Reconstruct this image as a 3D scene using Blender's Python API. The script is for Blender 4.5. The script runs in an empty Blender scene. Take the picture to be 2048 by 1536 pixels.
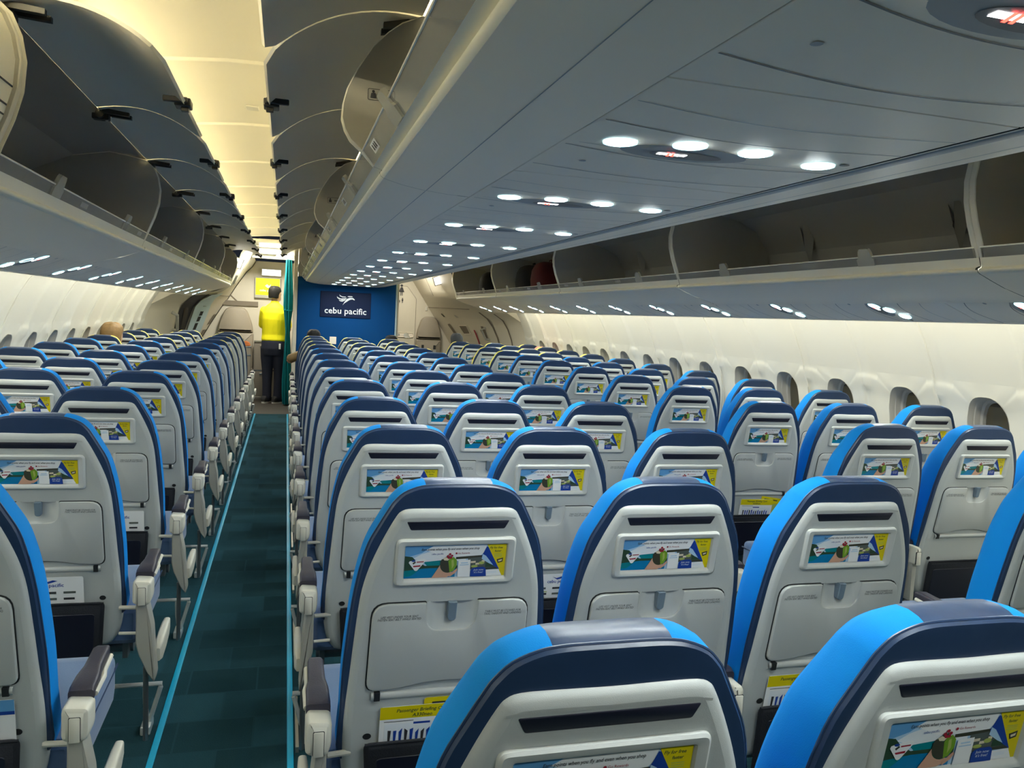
import bpy, bmesh, math, random
from mathutils import Vector, Matrix
random.seed(7)
SC = bpy.context.scene
COL = SC.collection
PI = math.pi
CAMZ = 1.40          # eye height above the cabin floor
XC = 0.81            # cabin centre line
PITCH = 0.792        # seat row pitch

# ------------------------------------------------------------------ materials
def mat(name, col, rough=0.5, metal=0.0, emit=None, estr=0.0, bump=0.0, bscale=200.0, var=0.0, vscale=20.0, spec=0.5, sheen=0.0, trans=0.0, alpha=1.0, coat=0.0):
    m = bpy.data.materials.new(name); m.use_nodes = True
    nt = m.node_tree; b = nt.nodes['Principled BSDF']
    b.inputs['Base Color'].default_value = (*col, 1); b.inputs['Roughness'].default_value = rough
    b.inputs['Metallic'].default_value = metal; b.inputs['Specular IOR Level'].default_value = spec
    b.inputs['Sheen Weight'].default_value = sheen; b.inputs['Coat Weight'].default_value = coat
    b.inputs['Transmission Weight'].default_value = trans; b.inputs['Alpha'].default_value = alpha
    if emit: b.inputs['Emission Color'].default_value = (*emit, 1); b.inputs['Emission Strength'].default_value = estr
    if bump or var:
        tc = nt.nodes.new('ShaderNodeTexCoord')
    if var:
        n = nt.nodes.new('ShaderNodeTexNoise'); n.inputs['Scale'].default_value = vscale; n.inputs['Detail'].default_value = 3
        r = nt.nodes.new('ShaderNodeMapRange'); r.inputs['To Min'].default_value = 1 - var; r.inputs['To Max'].default_value = 1 + var
        x = nt.nodes.new('ShaderNodeMixRGB'); x.blend_type = 'MULTIPLY'; x.inputs[0].default_value = 1; x.inputs[1].default_value = (*col, 1)
        nt.links.new(tc.outputs['Object'], n.inputs['Vector']); nt.links.new(n.outputs['Fac'], r.inputs['Value'])
        nt.links.new(r.outputs[0], x.inputs[2]); nt.links.new(x.outputs[0], b.inputs['Base Color'])
    if bump:
        n = nt.nodes.new('ShaderNodeTexNoise'); n.inputs['Scale'].default_value = bscale; n.inputs['Detail'].default_value = 2
        k = nt.nodes.new('ShaderNodeBump'); k.inputs['Strength'].default_value = bump; k.inputs['Distance'].default_value = 0.002
        nt.links.new(tc.outputs['Object'], n.inputs['Vector']); nt.links.new(n.outputs['Fac'], k.inputs['Height']); nt.links.new(k.outputs[0], b.inputs['Normal'])
    return m

MT = {}
def D(name, *a, **k): MT[name] = mat(name, *a, **k)
D('shell', (.49, .52, .51), .38, bump=.10, bscale=900, var=.02, vscale=300)
D('shell2', (.54, .565, .55), .35, bump=.06, bscale=900)
D('tray', (.48, .505, .495), .42, bump=.10, bscale=900)
D('seam', (.012, .014, .016), .6)
D('navy', (.020, .044, .105), .34, bump=.35, bscale=28, var=.12, vscale=14)
D('blue', (.001, .22, .66), .75, bump=.18, bscale=700, spec=.15)
D('yellow_trim', (.72, .62, .10), .6, bump=.2, bscale=700)
D('seatblue', (.065, .13, .27), .8, bump=.3, bscale=500, sheen=.3)
D('slot', (.008, .009, .022), .45)
D('net', (.010, .012, .018), .8, bump=.5, bscale=260)
D('pad', (.030, .028, .045), .45, bump=.2, bscale=300)
D('cap', (.62, .61, .53), .42, bump=.12, bscale=900)
D('support', (.36, .36, .32), .42, bump=.08, bscale=800)
D('frame_metal', (.20, .21, .22), .4, metal=.7)
D('bar_metal', (.55, .58, .57), .35, metal=.3)
D('latch', (.16, .22, .28), .45)
D('white_print', (.85, .87, .88), .5)
D('ink', (.03, .03, .035), .6)
D('p_sky', (.42, .62, .82), .35); D('p_deep', (.12, .35, .66), .35); D('p_cloud', (.78, .83, .88), .35)
D('p_hill', (.03, .07, .035), .35); D('p_sea', (.0, .20, .45), .35); D('p_teal', (.0, .22, .26), .35)
D('p_skin', (.62, .36, .25), .4); D('p_green', (.18, .36, .02), .35); D('p_dark', (.05, .05, .03), .35)
D('p_red', (.35, .01, .03), .4); D('p_resort', (.10, .12, .11), .4); D('p_royal', (.01, .05, .32), .4); D('p_yellow', (.72, .60, .0), .4)
D('p_lime', (.40, .48, .12), .4); D('p_cream', (.75, .66, .48), .4)
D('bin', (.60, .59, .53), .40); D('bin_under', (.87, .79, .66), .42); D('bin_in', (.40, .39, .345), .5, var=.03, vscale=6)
D('bin_lip', (.80, .78, .68), .35); D('door_in', (.82, .76, .62), .42); D('bin_edge', (.62, .61, .55), .35)
D('dark_metal', (.035, .034, .03), .45, metal=.4); D('bright_metal', (.62, .60, .54), .3, metal=.8)
D('psu', (.84, .77, .66), .45, var=.04, vscale=3); D('psu_dark', (.07, .085, .10), .4); D('psu_mid', (.22, .26, .29), .4)
D('lamp', (.9, .95, 1), .4, emit=(.93, 1.0, .98), estr=200)
D('lamp_rim', (.55, .72, .78), .25, emit=(.5, .9, 1.0), estr=1.2)
D('sign_white', (1, 1, 1), .4, emit=(1, .96, .95), estr=6); D('sign_red', (.8, .05, .03), .4, emit=(1, .05, .03), estr=4)
D('ceil', (.80, .77, .66), .5); D('ceil_seam', (.90, .87, .74), .4); D('ceil_groove', (.50, .47, .38), .6)
D('cove', (1, .9, .7), .5, emit=(1.0, .91, .66), estr=95)
D('wash', (1, .95, .8), .5, emit=(1.0, .97, .80), estr=19)
D('wall', (.70, .69, .62), .45, var=.015, vscale=4); D('wall_low', (.66, .66, .60), .5); D('reveal', (.50, .49, .45), .35)
D('lining', (.60, .56, .46), .5); D('lining2', (.52, .49, .41), .5); D('beige', (.29, .255, .20), .55, bump=.2, bscale=40)
D('beige_dark', (.17, .145, .11), .6)
D('bulkhead', (.001, .055, .20), .75, spec=.15, var=.02, vscale=5); D('placard', (.002, .010, .045), .6, spec=.2)
D('curtain', (.003, .15, .175), .85, spec=.15, bump=.3, bscale=60)
D('galley', (.20, .18, .15), .45); D('dark_floor', (.022, .018, .013), .6)
D('screen', (.25, .25, .0), .5, emit=(.86, .86, .0), estr=.62); D('screen_logo', (.5, .7, .6), .4, emit=(.45, .72, .5), estr=.8)
D('lightbox', (1, 1, 1), .4, emit=(1, 1, .97), estr=3)
D('strip', (.0, .26, .42), .4, emit=(0, .42, .68), estr=.08)
D('acrylic_edge', (.80, .80, .74), .2)
D('night', (.02, .02, .018), .3); D('facade_glow', (.10, .09, .055), .5, emit=(.5, .46, .30), estr=.05); D('door_dark', (.010, .013, .022), .5)
D('pale_blue', (.42, .56, .62), .4)
D('skin', (.55, .34, .22), .5, bump=.1, bscale=200); D('skin_pale', (.55, .34, .22), .5); D('skin_brown', (.22, .12, .07), .5)
D('hair', (.007, .006, .005), .7, spec=.25, bump=.6, bscale=120); D('hair_blond', (.24, .145, .055), .55, var=.45, vscale=22, bump=.6, bscale=160); D('hair_brown', (.02, .012, .008), .5, bump=.6, bscale=120)
D('polo', (.86, .78, .0), .75, bump=.35, bscale=26); D('trousers', (.008, .011, .028), .8, bump=.4, bscale=20)
D('shoe', (.012, .012, .014), .6); D('sole', (.75, .74, .70), .6); D('white_cloth', (.7, .7, .68), .8); D('tan_cloth', (.20, .13, .06), .8)
D('grey_cap', (.05, .055, .06), .8); D('bag_black', (.008, .008, .009), .8, bump=.4, bscale=80); D('bag_red', (.09, .004, .006), .75, bump=.3, bscale=60)
D('bag_brown', (.10, .035, .02), .7, bump=.4, bscale=50); D('orange', (.35, .10, .02), .7)
D('pink', (.75, .22, .16), .7); D('chrome', (.75, .75, .74), .22, metal=1.0)

def acrylic():
    m = bpy.data.materials.new('acrylic'); m.use_nodes = True; nt = m.node_tree; nt.nodes.clear()
    o = nt.nodes.new('ShaderNodeOutputMaterial'); mx = nt.nodes.new('ShaderNodeMixShader'); t = nt.nodes.new('ShaderNodeBsdfTransparent')
    p = nt.nodes.new('ShaderNodeBsdfPrincipled'); p.inputs['Base Color'].default_value = (.30, .31, .30, 1); p.inputs['Roughness'].default_value = .25
    t.inputs[0].default_value = (.8, .8, .78, 1); mx.inputs[0].default_value = .55
    nt.links.new(t.outputs[0], mx.inputs[1]); nt.links.new(p.outputs[0], mx.inputs[2]); nt.links.new(mx.outputs[0], o.inputs[0])
    MT['acrylic'] = m
    m = m.copy(); m.name = 'clear'; MT['clear'] = m
    m.node_tree.nodes['Mix Shader'].inputs[0].default_value = .35
    m.node_tree.nodes['Principled BSDF'].inputs['Base Color'].default_value = (.80, .80, .74, 1)
    m = MT['acrylic'].copy(); m.name = 'pane'; MT['pane'] = m
    m.node_tree.nodes['Mix Shader'].inputs[0].default_value = .35
    m.node_tree.nodes['Principled BSDF'].inputs['Base Color'].default_value = (.16, .15, .11, 1)
    m.node_tree.nodes['Principled BSDF'].inputs['Roughness'].default_value = .08
acrylic()

def carpet():
    m = bpy.data.materials.new('carpet'); m.use_nodes = True; nt = m.node_tree; b = nt.nodes['Principled BSDF']
    b.inputs['Roughness'].default_value = .95; b.inputs['Specular IOR Level'].default_value = .1
    tc = nt.nodes.new('ShaderNodeTexCoord'); mp = nt.nodes.new('ShaderNodeMapping'); mp.inputs['Scale'].default_value = (5.2, 5.0, 1); mp.inputs['Location'].default_value = (.35, .1, 0)
    br = nt.nodes.new('ShaderNodeTexBrick'); br.offset = .45; br.inputs['Color1'].default_value = (.009, .036, .044, 1); br.inputs['Color2'].default_value = (.022, .080, .105, 1)
    br.inputs['Mortar'].default_value = (.020, .070, .092, 1); br.inputs['Scale'].default_value = 1.0; br.inputs['Mortar Size'].default_value = .02; br.inputs['Mortar Smooth'].default_value = .3
    br.inputs['Brick Width'].default_value = 1.25; br.inputs['Row Height'].default_value = 1.0; br.inputs['Bias'].default_value = .25
    n = nt.nodes.new('ShaderNodeTexNoise'); n.inputs['Scale'].default_value = 350
    x = nt.nodes.new('ShaderNodeMixRGB'); x.blend_type = 'MULTIPLY'; x.inputs[0].default_value = .35
    k = nt.nodes.new('ShaderNodeBump'); k.inputs['Strength'].default_value = .6; k.inputs['Distance'].default_value = .004
    L = nt.links.new
    L(tc.outputs['Object'], mp.inputs[0]); L(mp.outputs[0], br.inputs[0]); L(tc.outputs['Object'], n.inputs['Vector']); L(br.outputs[0], x.inputs[1]); L(n.outputs['Fac'], x.inputs[2])
    L(x.outputs[0], b.inputs['Base Color']); L(n.outputs['Fac'], k.inputs['Height']); L(k.outputs[0], b.inputs['Normal'])
    MT['carpet'] = m
carpet()

# ------------------------------------------------------------------ mesh builder
class M:
    def __init__(s): s.v = []; s.f = []; s.k = []; s.mats = []
    def mi(s, name):
        if name not in s.mats: s.mats.append(name)
        return s.mats.index(name)
    def add(s, verts, faces, mt):
        o = len(s.v); s.v += [tuple(p) for p in verts]; i = s.mi(mt)
        for f in faces: s.f.append([o + a for a in f]); s.k.append(i)
    def rings(s, R, mt, closed=True, cap0=True, cap1=True, capm=None):
        o = len(s.v); n = len(R[0])
        for r in R: s.v += [tuple(p) for p in r]
        sel = mt if callable(mt) else None
        for j in range(len(R) - 1):
            for a in range(n if closed else n - 1):
                b = (a + 1) % n
                q = [o + j * n + a, o + j * n + b, o + (j + 1) * n + b, o + (j + 1) * n + a]
                if sel:
                    c = [sum(s.v[i][t] for i in q) / 4 for t in range(3)]; s.k.append(s.mi(sel(j, c)))
                else: s.k.append(s.mi(mt))
                s.f.append(q)
        cm = capm or (mt if not sel else 'seam')
        if cap0: s.f.append([o + a for a in range(n)][::-1]); s.k.append(s.mi(cm[0] if isinstance(cm, tuple) else cm))
        if cap1: s.f.append([o + (len(R) - 1) * n + a for a in range(n)]); s.k.append(s.mi(cm[1] if isinstance(cm, tuple) else cm))
    def box(s, x0, x1, y0, y1, z0, z1, mt, bev=0.0):
        if bev > 0:
            s.slab(rrect((x0 + x1) / 2, (z0 + z1) / 2, (x1 - x0) / 2, (z1 - z0) / 2, bev, 3), [(y0, bev * .6), (y0 + bev * .6, 0), (y1 - bev * .6, 0), (y1, bev * .6)], mt); return
        P = [(x, y, z) for x in (x0, x1) for y in (y0, y1) for z in (z0, z1)]
        s.add(P, [(0, 1, 3, 2), (4, 6, 7, 5), (0, 4, 5, 1), (2, 3, 7, 6), (0, 2, 6, 4), (1, 5, 7, 3)], mt)
    def slab(s, outline, layers, mt, capm=None, cap0=True, cap1=True):
        """outline in (x,z); layers of (y, inset)"""
        s.rings([[(p[0], y, p[1]) for p in offset(outline, -i)] for y, i in layers], mt, True, cap0, cap1, capm)
    def tube(s, path, r, mt, n=10, caps=True):
        R = []; N = len(path)
        rr = r if isinstance(r, (list, tuple)) else [r] * N
        for i, p in enumerate(path):
            a = Vector(path[max(0, i - 1)]); b = Vector(path[min(N - 1, i + 1)]); t = (b - a).normalized()
            u = t.cross(Vector((0, 0, 1)));
            if u.length < .2: u = t.cross(Vector((0, 1, 0)))
            u.normalize(); w = t.cross(u)
            R.append([tuple(Vector(p) + rr[i] * (math.cos(2 * PI * k / n) * u + math.sin(2 * PI * k / n) * w)) for k in range(n)])
        s.rings(R, mt, True, caps, caps)
    def sheet(s, prof, t, y0, y1, mt, capm=None):
        """thick sheet: open profile in (x,z), extruded along y"""
        q = offset(prof, t, False)
        poly = list(prof) + q[::-1]
        s.rings([[(p[0], y, p[1]) for p in poly] for y in (y0, y1)], mt, True, True, True, capm)
    def strip(s, pts, w, mt, up=(0, 0, 1)):
        """flat ribbon along pts"""
        L = []; N = len(pts); up = Vector(up)
        for i in range(N):
            t = (Vector(pts[min(N - 1, i + 1)]) - Vector(pts[max(0, i - 1)])).normalized(); u = t.cross(up).normalized() * w / 2
            L.append([tuple(Vector(pts[i]) - u), tuple(Vector(pts[i]) + u)])
        s.rings(L, mt, False, False, False)
    def poly(s, pts, mt): s.add(pts, [list(range(len(pts)))], mt)
    def disc(s, c, r, mt, n=24, rz=None, axis='z'):
        rz = rz or r
        P = [(c[0] + r * math.cos(2 * PI * k / n), c[1] + rz * math.sin(2 * PI * k / n), c[2]) if axis == 'z' else (c[0] + r * math.cos(2 * PI * k / n), c[1], c[2] + rz * math.sin(2 * PI * k / n)) for k in range(n)]
        s.poly(P, mt)
    def ball(s, c, r, mt, n=16, h=10):
        R = []
        for j in range(1, h):
            a = PI * j / h; R.append([(c[0] + r[0] * math.sin(a) * math.cos(2 * PI * k / n), c[1] + r[1] * math.sin(a) * math.sin(2 * PI * k / n), c[2] - r[2] * math.cos(a)) for k in range(n)])
        s.rings(R, mt)
    def text(s, body, size, mt, place, align='CENTER', shear=0.0, sx=1.0, bold=0.0):
        c = bpy.data.curves.new('t', 'FONT'); c.body = body; c.size = size; c.align_x = align; c.align_y = 'CENTER'; c.shear = shear; c.resolution_u = 2; c.offset = bold; c.space_line = .85
        o = bpy.data.objects.new('t', c); me = bpy.data.meshes.new_from_object(o)
        s.add([place(v.co.x * sx, v.co.y) for v in me.vertices], [list(p.vertices) for p in me.polygons], mt)
        bpy.data.objects.remove(o); bpy.data.curves.remove(c); bpy.data.meshes.remove(me)
    def mesh(s, name, deform=None, ang=38, flat=False, recalc=True):
        me = bpy.data.meshes.new(name)
        me.from_pydata([deform(p) if deform else p for p in s.v], [], s.f)
        for n in s.mats: me.materials.append(MT[n])
        me.polygons.foreach_set('material_index', s.k)
        if recalc:
            bm = bmesh.new(); bm.from_mesh(me); bmesh.ops.recalc_face_normals(bm, faces=bm.faces); bm.to_mesh(me); bm.free()
        if not flat:
            me.polygons.foreach_set('use_smooth', [True] * len(me.polygons)); me.set_sharp_from_angle(angle=math.radians(ang))
        me.update(); return me
    def obj(s, name, parent=None, deform=None, loc=None, **k):
        o = bpy.data.objects.new(name, s.mesh(name, deform, **k)); COL.objects.link(o)
        if parent is not None: o.parent = parent
        if loc: o.location = loc
        return o

def offset(P, d, closed=True):
    n = len(P); out = []
    if abs(d) < 1e-9: return [tuple(p) for p in P]
    if closed:
        A = sum(P[i][0] * P[(i + 1) % n][1] - P[(i + 1) % n][0] * P[i][1] for i in range(n)); d = d if A > 0 else -d
    for i in range(n):
        p = Vector(P[i])
        a = Vector(P[i - 1]) if (closed or i > 0) else None; b = Vector(P[(i + 1) % n]) if (closed or i < n - 1) else None
        ns = []
        for q0, q1 in ((a, p), (p, b)):
            if q0 is None or q1 is None: continue
            t = q1 - q0
            if t.length > 1e-9: t.normalize(); ns.append(Vector((t.y, -t.x)))
        m = sum(ns, Vector((0, 0)))
        if m.length < 1e-6: out.append(tuple(p)); continue
        m.normalize(); c = max(.5, m.dot(ns[0])); out.append(tuple(p + m * d / c))
    return out

def fillet(P, r, n=5):
    out = []; N = len(P)
    for i in range(N):
        p = Vector(P[i][:2]); ri = P[i][2] if len(P[i]) > 2 else r
        a = (Vector(P[i - 1][:2]) - p); b = (Vector(P[(i + 1) % N][:2]) - p)
        la, lb = a.length, b.length; a.normalize(); b.normalize()
        ri = min(ri, la * .49, lb * .49)
        if ri < 1e-5: out.append(tuple(p)); continue
        for k in range(n + 1):
            t = k / n; q = (1 - t) ** 2 * (p + a * ri) + 2 * t * (1 - t) * p + t * t * (p + b * ri); out.append(tuple(q))
    return out
def rrect(cx, cz, hx, hz, r, n=5):
    return fillet([(cx - hx, cz - hz), (cx + hx, cz - hz), (cx + hx, cz + hz), (cx - hx, cz + hz)], r, n)
def smooth(H, n=3):
    out = []
    for i in range(len(H) - 1):
        a, b, c, d = [Vector(H[max(0, min(len(H) - 1, j))]) for j in (i - 1, i, i + 1, i + 2)]
        if i == 0: a = Vector((-c.x, c.y))
        for k in range(n):
            t = k / n; q = .5 * (2 * b + (c - a) * t + (2 * a - 5 * b + 4 * c - d) * t * t + (3 * b - a - 3 * c + d) * t ** 3); out.append((max(0, q.x), q.y))
    return out + [tuple(H[-1])]
def sym(H):
    """half outline top-to-bottom with x>=0 -> closed outline"""
    R = [p for p in H]; L = [(-p[0], p[1]) for p in H[::-1] if p[0] > 1e-6]
    return R + L
def circ(cx, cy, rx, ry, z, n=16): return [(cx + rx * math.cos(2 * PI * k / n), cy + ry * math.sin(2 * PI * k / n), z) for k in range(n)]

def tag(o, label=None, cat=None, group=None, kind=None):
    if label: o['label'] = label
    if cat: o['category'] = cat
    if group: o['group'] = group
    if kind: o['kind'] = kind
    return o
def thing(name, label, cat, loc=(0, 0, 0), group=None, rot=None):
    o = bpy.data.objects.new(name, None); COL.objects.link(o); o.location = loc; o.empty_display_size = .1
    if rot: o.rotation_euler = rot
    return tag(o, label, cat, group)
def struct(name, m, label, cat='structure', **k):
    o = m.obj(name, **k); return tag(o, label, cat, None, 'structure')
def dup(root, loc, label=None, group=None, rot=None):
    def cp(o, par):
        c = o.copy(); COL.objects.link(c)
        if par is not None: c.parent = par
        for ch in kids[o.name]: cp(ch, c)
        return c
    kids = {}
    def walk(o):
        kids[o.name] = list(o.children)
        for ch in o.children: walk(ch)
    walk(root)
    r = cp(root, None); r.location = loc
    if rot: r.rotation_euler = rot
    if label: r['label'] = label
    if group: r['group'] = group
    return r

# ------------------------------------------------------------------ camera
YAW, PIT, ROL, F = 0.2765, 0.0799, 0.0513, 1609.55
fo = Vector((math.sin(YAW) * math.cos(PIT), math.cos(YAW) * math.cos(PIT), -math.sin(PIT)))
rt = Vector((math.cos(YAW), -math.sin(YAW), 0)); dn = fo.cross(rt)
rt2 = rt * math.cos(ROL) - dn * math.sin(ROL); dn2 = rt * math.sin(ROL) + dn * math.cos(ROL)
cam = bpy.data.cameras.new('camera'); co = bpy.data.objects.new('camera', cam); COL.objects.link(co)
cam.sensor_width = 36; cam.lens = 36 * F / 2048; cam.clip_start = .02; cam.clip_end = 60
Rm = Matrix((rt2, -dn2, -fo)).transposed()
co.matrix_world = Matrix.Translation((0, 0, CAMZ)) @ Rm.to_4x4()
SC.camera = co
def px(p):
    d = Vector(p) - Vector((0, 0, CAMZ)); w = d.dot(fo)
    return (1024 + F * d.dot(rt2) / w, 768 + F * d.dot(dn2) / w, w)
def in_view(x, y):
    for dx in (-.22, .22):
        for z in (.35, .8, 1.07):
            a, b, w = px((x + dx, y, z))
            if w > .1 and -20 < a < 2068 and b < 1560: return True
    return False
# ------------------------------------------------------------------ airplane seat
def lean(p):
    x, y, z = p
    return (x, y - .028 + .18 * (1.02 - z), z)
COVER = sym(smooth([(0, 1.075), (.03, 1.075), (.06, 1.0742), (.085, 1.070), (.111, 1.058), (.128, 1.040), (.1365, 1.026), (.157, .985), (.175, .945), (.189, .89), (.200, .82), (.207, .74), (.212, .66), (.213, .56), (.213, .46), (.16, .43), (.05, .43)]))
SHELL = sym(smooth([(0, 1.0205), (.06, 1.0215), (.102, 1.021), (.119, 1.015), (.129, 1.003), (.147, .968), (.166, .924), (.181, .88), (.191, .83), (.198, .75), (.204, .66), (.210, .57), (.211, .49), (.206, .42), (.19, .375), (.16, .35), (.05, .345)]))

def build_cover(trim):
    m = M()
    def pick(j, c):
        if j < 2: return 'navy'
        return 'navy' if abs(c[0]) < .066 and c[2] > 1.0 else trim
    R = []
    for y, i, dz in [(.010, .012, .011), (.011, .003, .011), (.017, -.001, .011), (.020, .001, .011), (.0205, .0, .011), (.034, -.002, .008), (.055, -.002, .005), (.080, -.001, .006), (.104, .004, .014), (.120, .014, .026), (.126, .035, .044)]:
        ring = []
        for q in offset(COVER, -i):
            s = .86 + .14 * min(1, max(0, (1.07 - q[1]) / .22)); w = min(1, max(0, (q[1] - .93) / .14)); ring.append((q[0], .010 + (y - .010) * s, q[1] - dz * w))
        R.append(ring)
    m.rings(R, pick, capm=('navy', 'navy'))
    # navy piping along the seam between rear band and side panel
    pip = [(q[0], .0175, q[1] - .011 * min(1, max(0, (q[1] - .93) / .14))) for q in offset(COVER, .0012)]
    m.tube(pip[:43] , .0022, 'navy', 6); m.tube(pip[-42:] + pip[:1], .0022, 'navy', 6)
    return m.mesh('seat_cover', lean, ang=50)

def build_shell():
    m = M()
    L = [(.05, .012), (.034, .0), (.014, .0015), (.005, .007), (.0015, .013), (0, .021)]
    m.rings([[(q[0], y, q[1]) for q in offset(SHELL, -i)] for y, i in L], 'shell', True, True, False)
    cap = offset(SHELL, -.021); hole = fillet([(-.053, .8165, .004), (-.050, .754, .03), (.050, .754, .03), (.053, .8165, .004)], .01, 6)
    j = min(range(len(cap)), key=lambda k: (abs(cap[k][0] - .05) + abs(cap[k][1] - .36)))
    cap = cap[j + 1:] + cap[:j + 1]; kb = min(range(len(hole)), key=lambda k: abs(hole[k][0]) + (hole[k][1] - .75) * 3)
    hole = hole[kb:] + hole[:kb]; A = sum(cap[k][0] * cap[(k + 1) % len(cap)][1] - cap[(k + 1) % len(cap)][0] * cap[k][1] for k in range(len(cap))); B = sum(hole[k][0] * hole[(k + 1) % len(hole)][1] - hole[(k + 1) % len(hole)][0] * hole[k][1] for k in range(len(hole)))
    if A * B > 0: hole = [hole[0]] + hole[:0:-1]
    m.poly([(x, 0, z) for x, z in cap + [(0, .366), hole[0]] + hole[1:] + [hole[0], (0, .366)]], 'shell')
    m.strip([(-.118, -.0005, .9955), (-.108, -.0008, .997), (0, -.0008, .9975), (.108, -.0008, .997), (.118, -.0005, .9955)], .0032, 'tray', (0, 1, 0))  # darker grey strip painted as the shadow line of a groove
    # soft shelf below the slot
    m.rings([[(-.112, 0, .972), (-.10, -.0015, .970), (0, -.002, .969), (.10, -.0015, .970), (.112, 0, .972)], [(-.112, 0, .960), (-.10, -.0005, .958), (0, -.0005, .957), (.10, -.0005, .958), (.112, 0, .960)]], 'shell', False, False, False)
    # step down to the literature zone
    m.rings([[(-.19, 0, .602), (-.10, -.002, .604), (.10, -.002, .604), (.19, 0, .602)], [(-.19, -.0005, .592), (-.1, -.001, .590), (.1, -.001, .590), (.19, -.0005, .592)]], 'shell', False, False, False)
    m.disc((-.158, -.0012, .512), .009, 'seam', 14, .0075, 'y'); m.disc((.158, -.0012, .512), .009, 'seam', 14, .0075, 'y')
    return m.mesh('seat_back_shell', lean)

def build_slot():
    m = M(); m.slab(fillet([(-.096, .9745), (.096, .9745), (.105, .9925), (-.105, .9925)], .003, 3), [(.006, 0), (-.0005, 0), (-.0012, .001)], 'slot'); return m.mesh('seat_slot', lean)

def build_frame():
    m = M(); o = rrect(0, .9055, .124, .0515, .014, 6); i = rrect(0, .9045, .1065, .0385, .004, 6)
    R = [[(p[0], 0, p[1]) for p in o], [(p[0], -.005, p[1]) for p in offset(o, -.0012)], [(p[0], -.008, p[1]) for p in offset(o, -.005)], [(p[0], -.0075, p[1]) for p in offset(i, .003)], [(p[0], -.006, p[1]) for p in i], [(p[0], .0005, p[1] + (.003 if p[1] < .9 else 0)) for p in offset(i, -.0022)]]
    m.rings(R, 'shell2', True, False, False)
    return m.mesh('seat_display_frame', lean)

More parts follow.
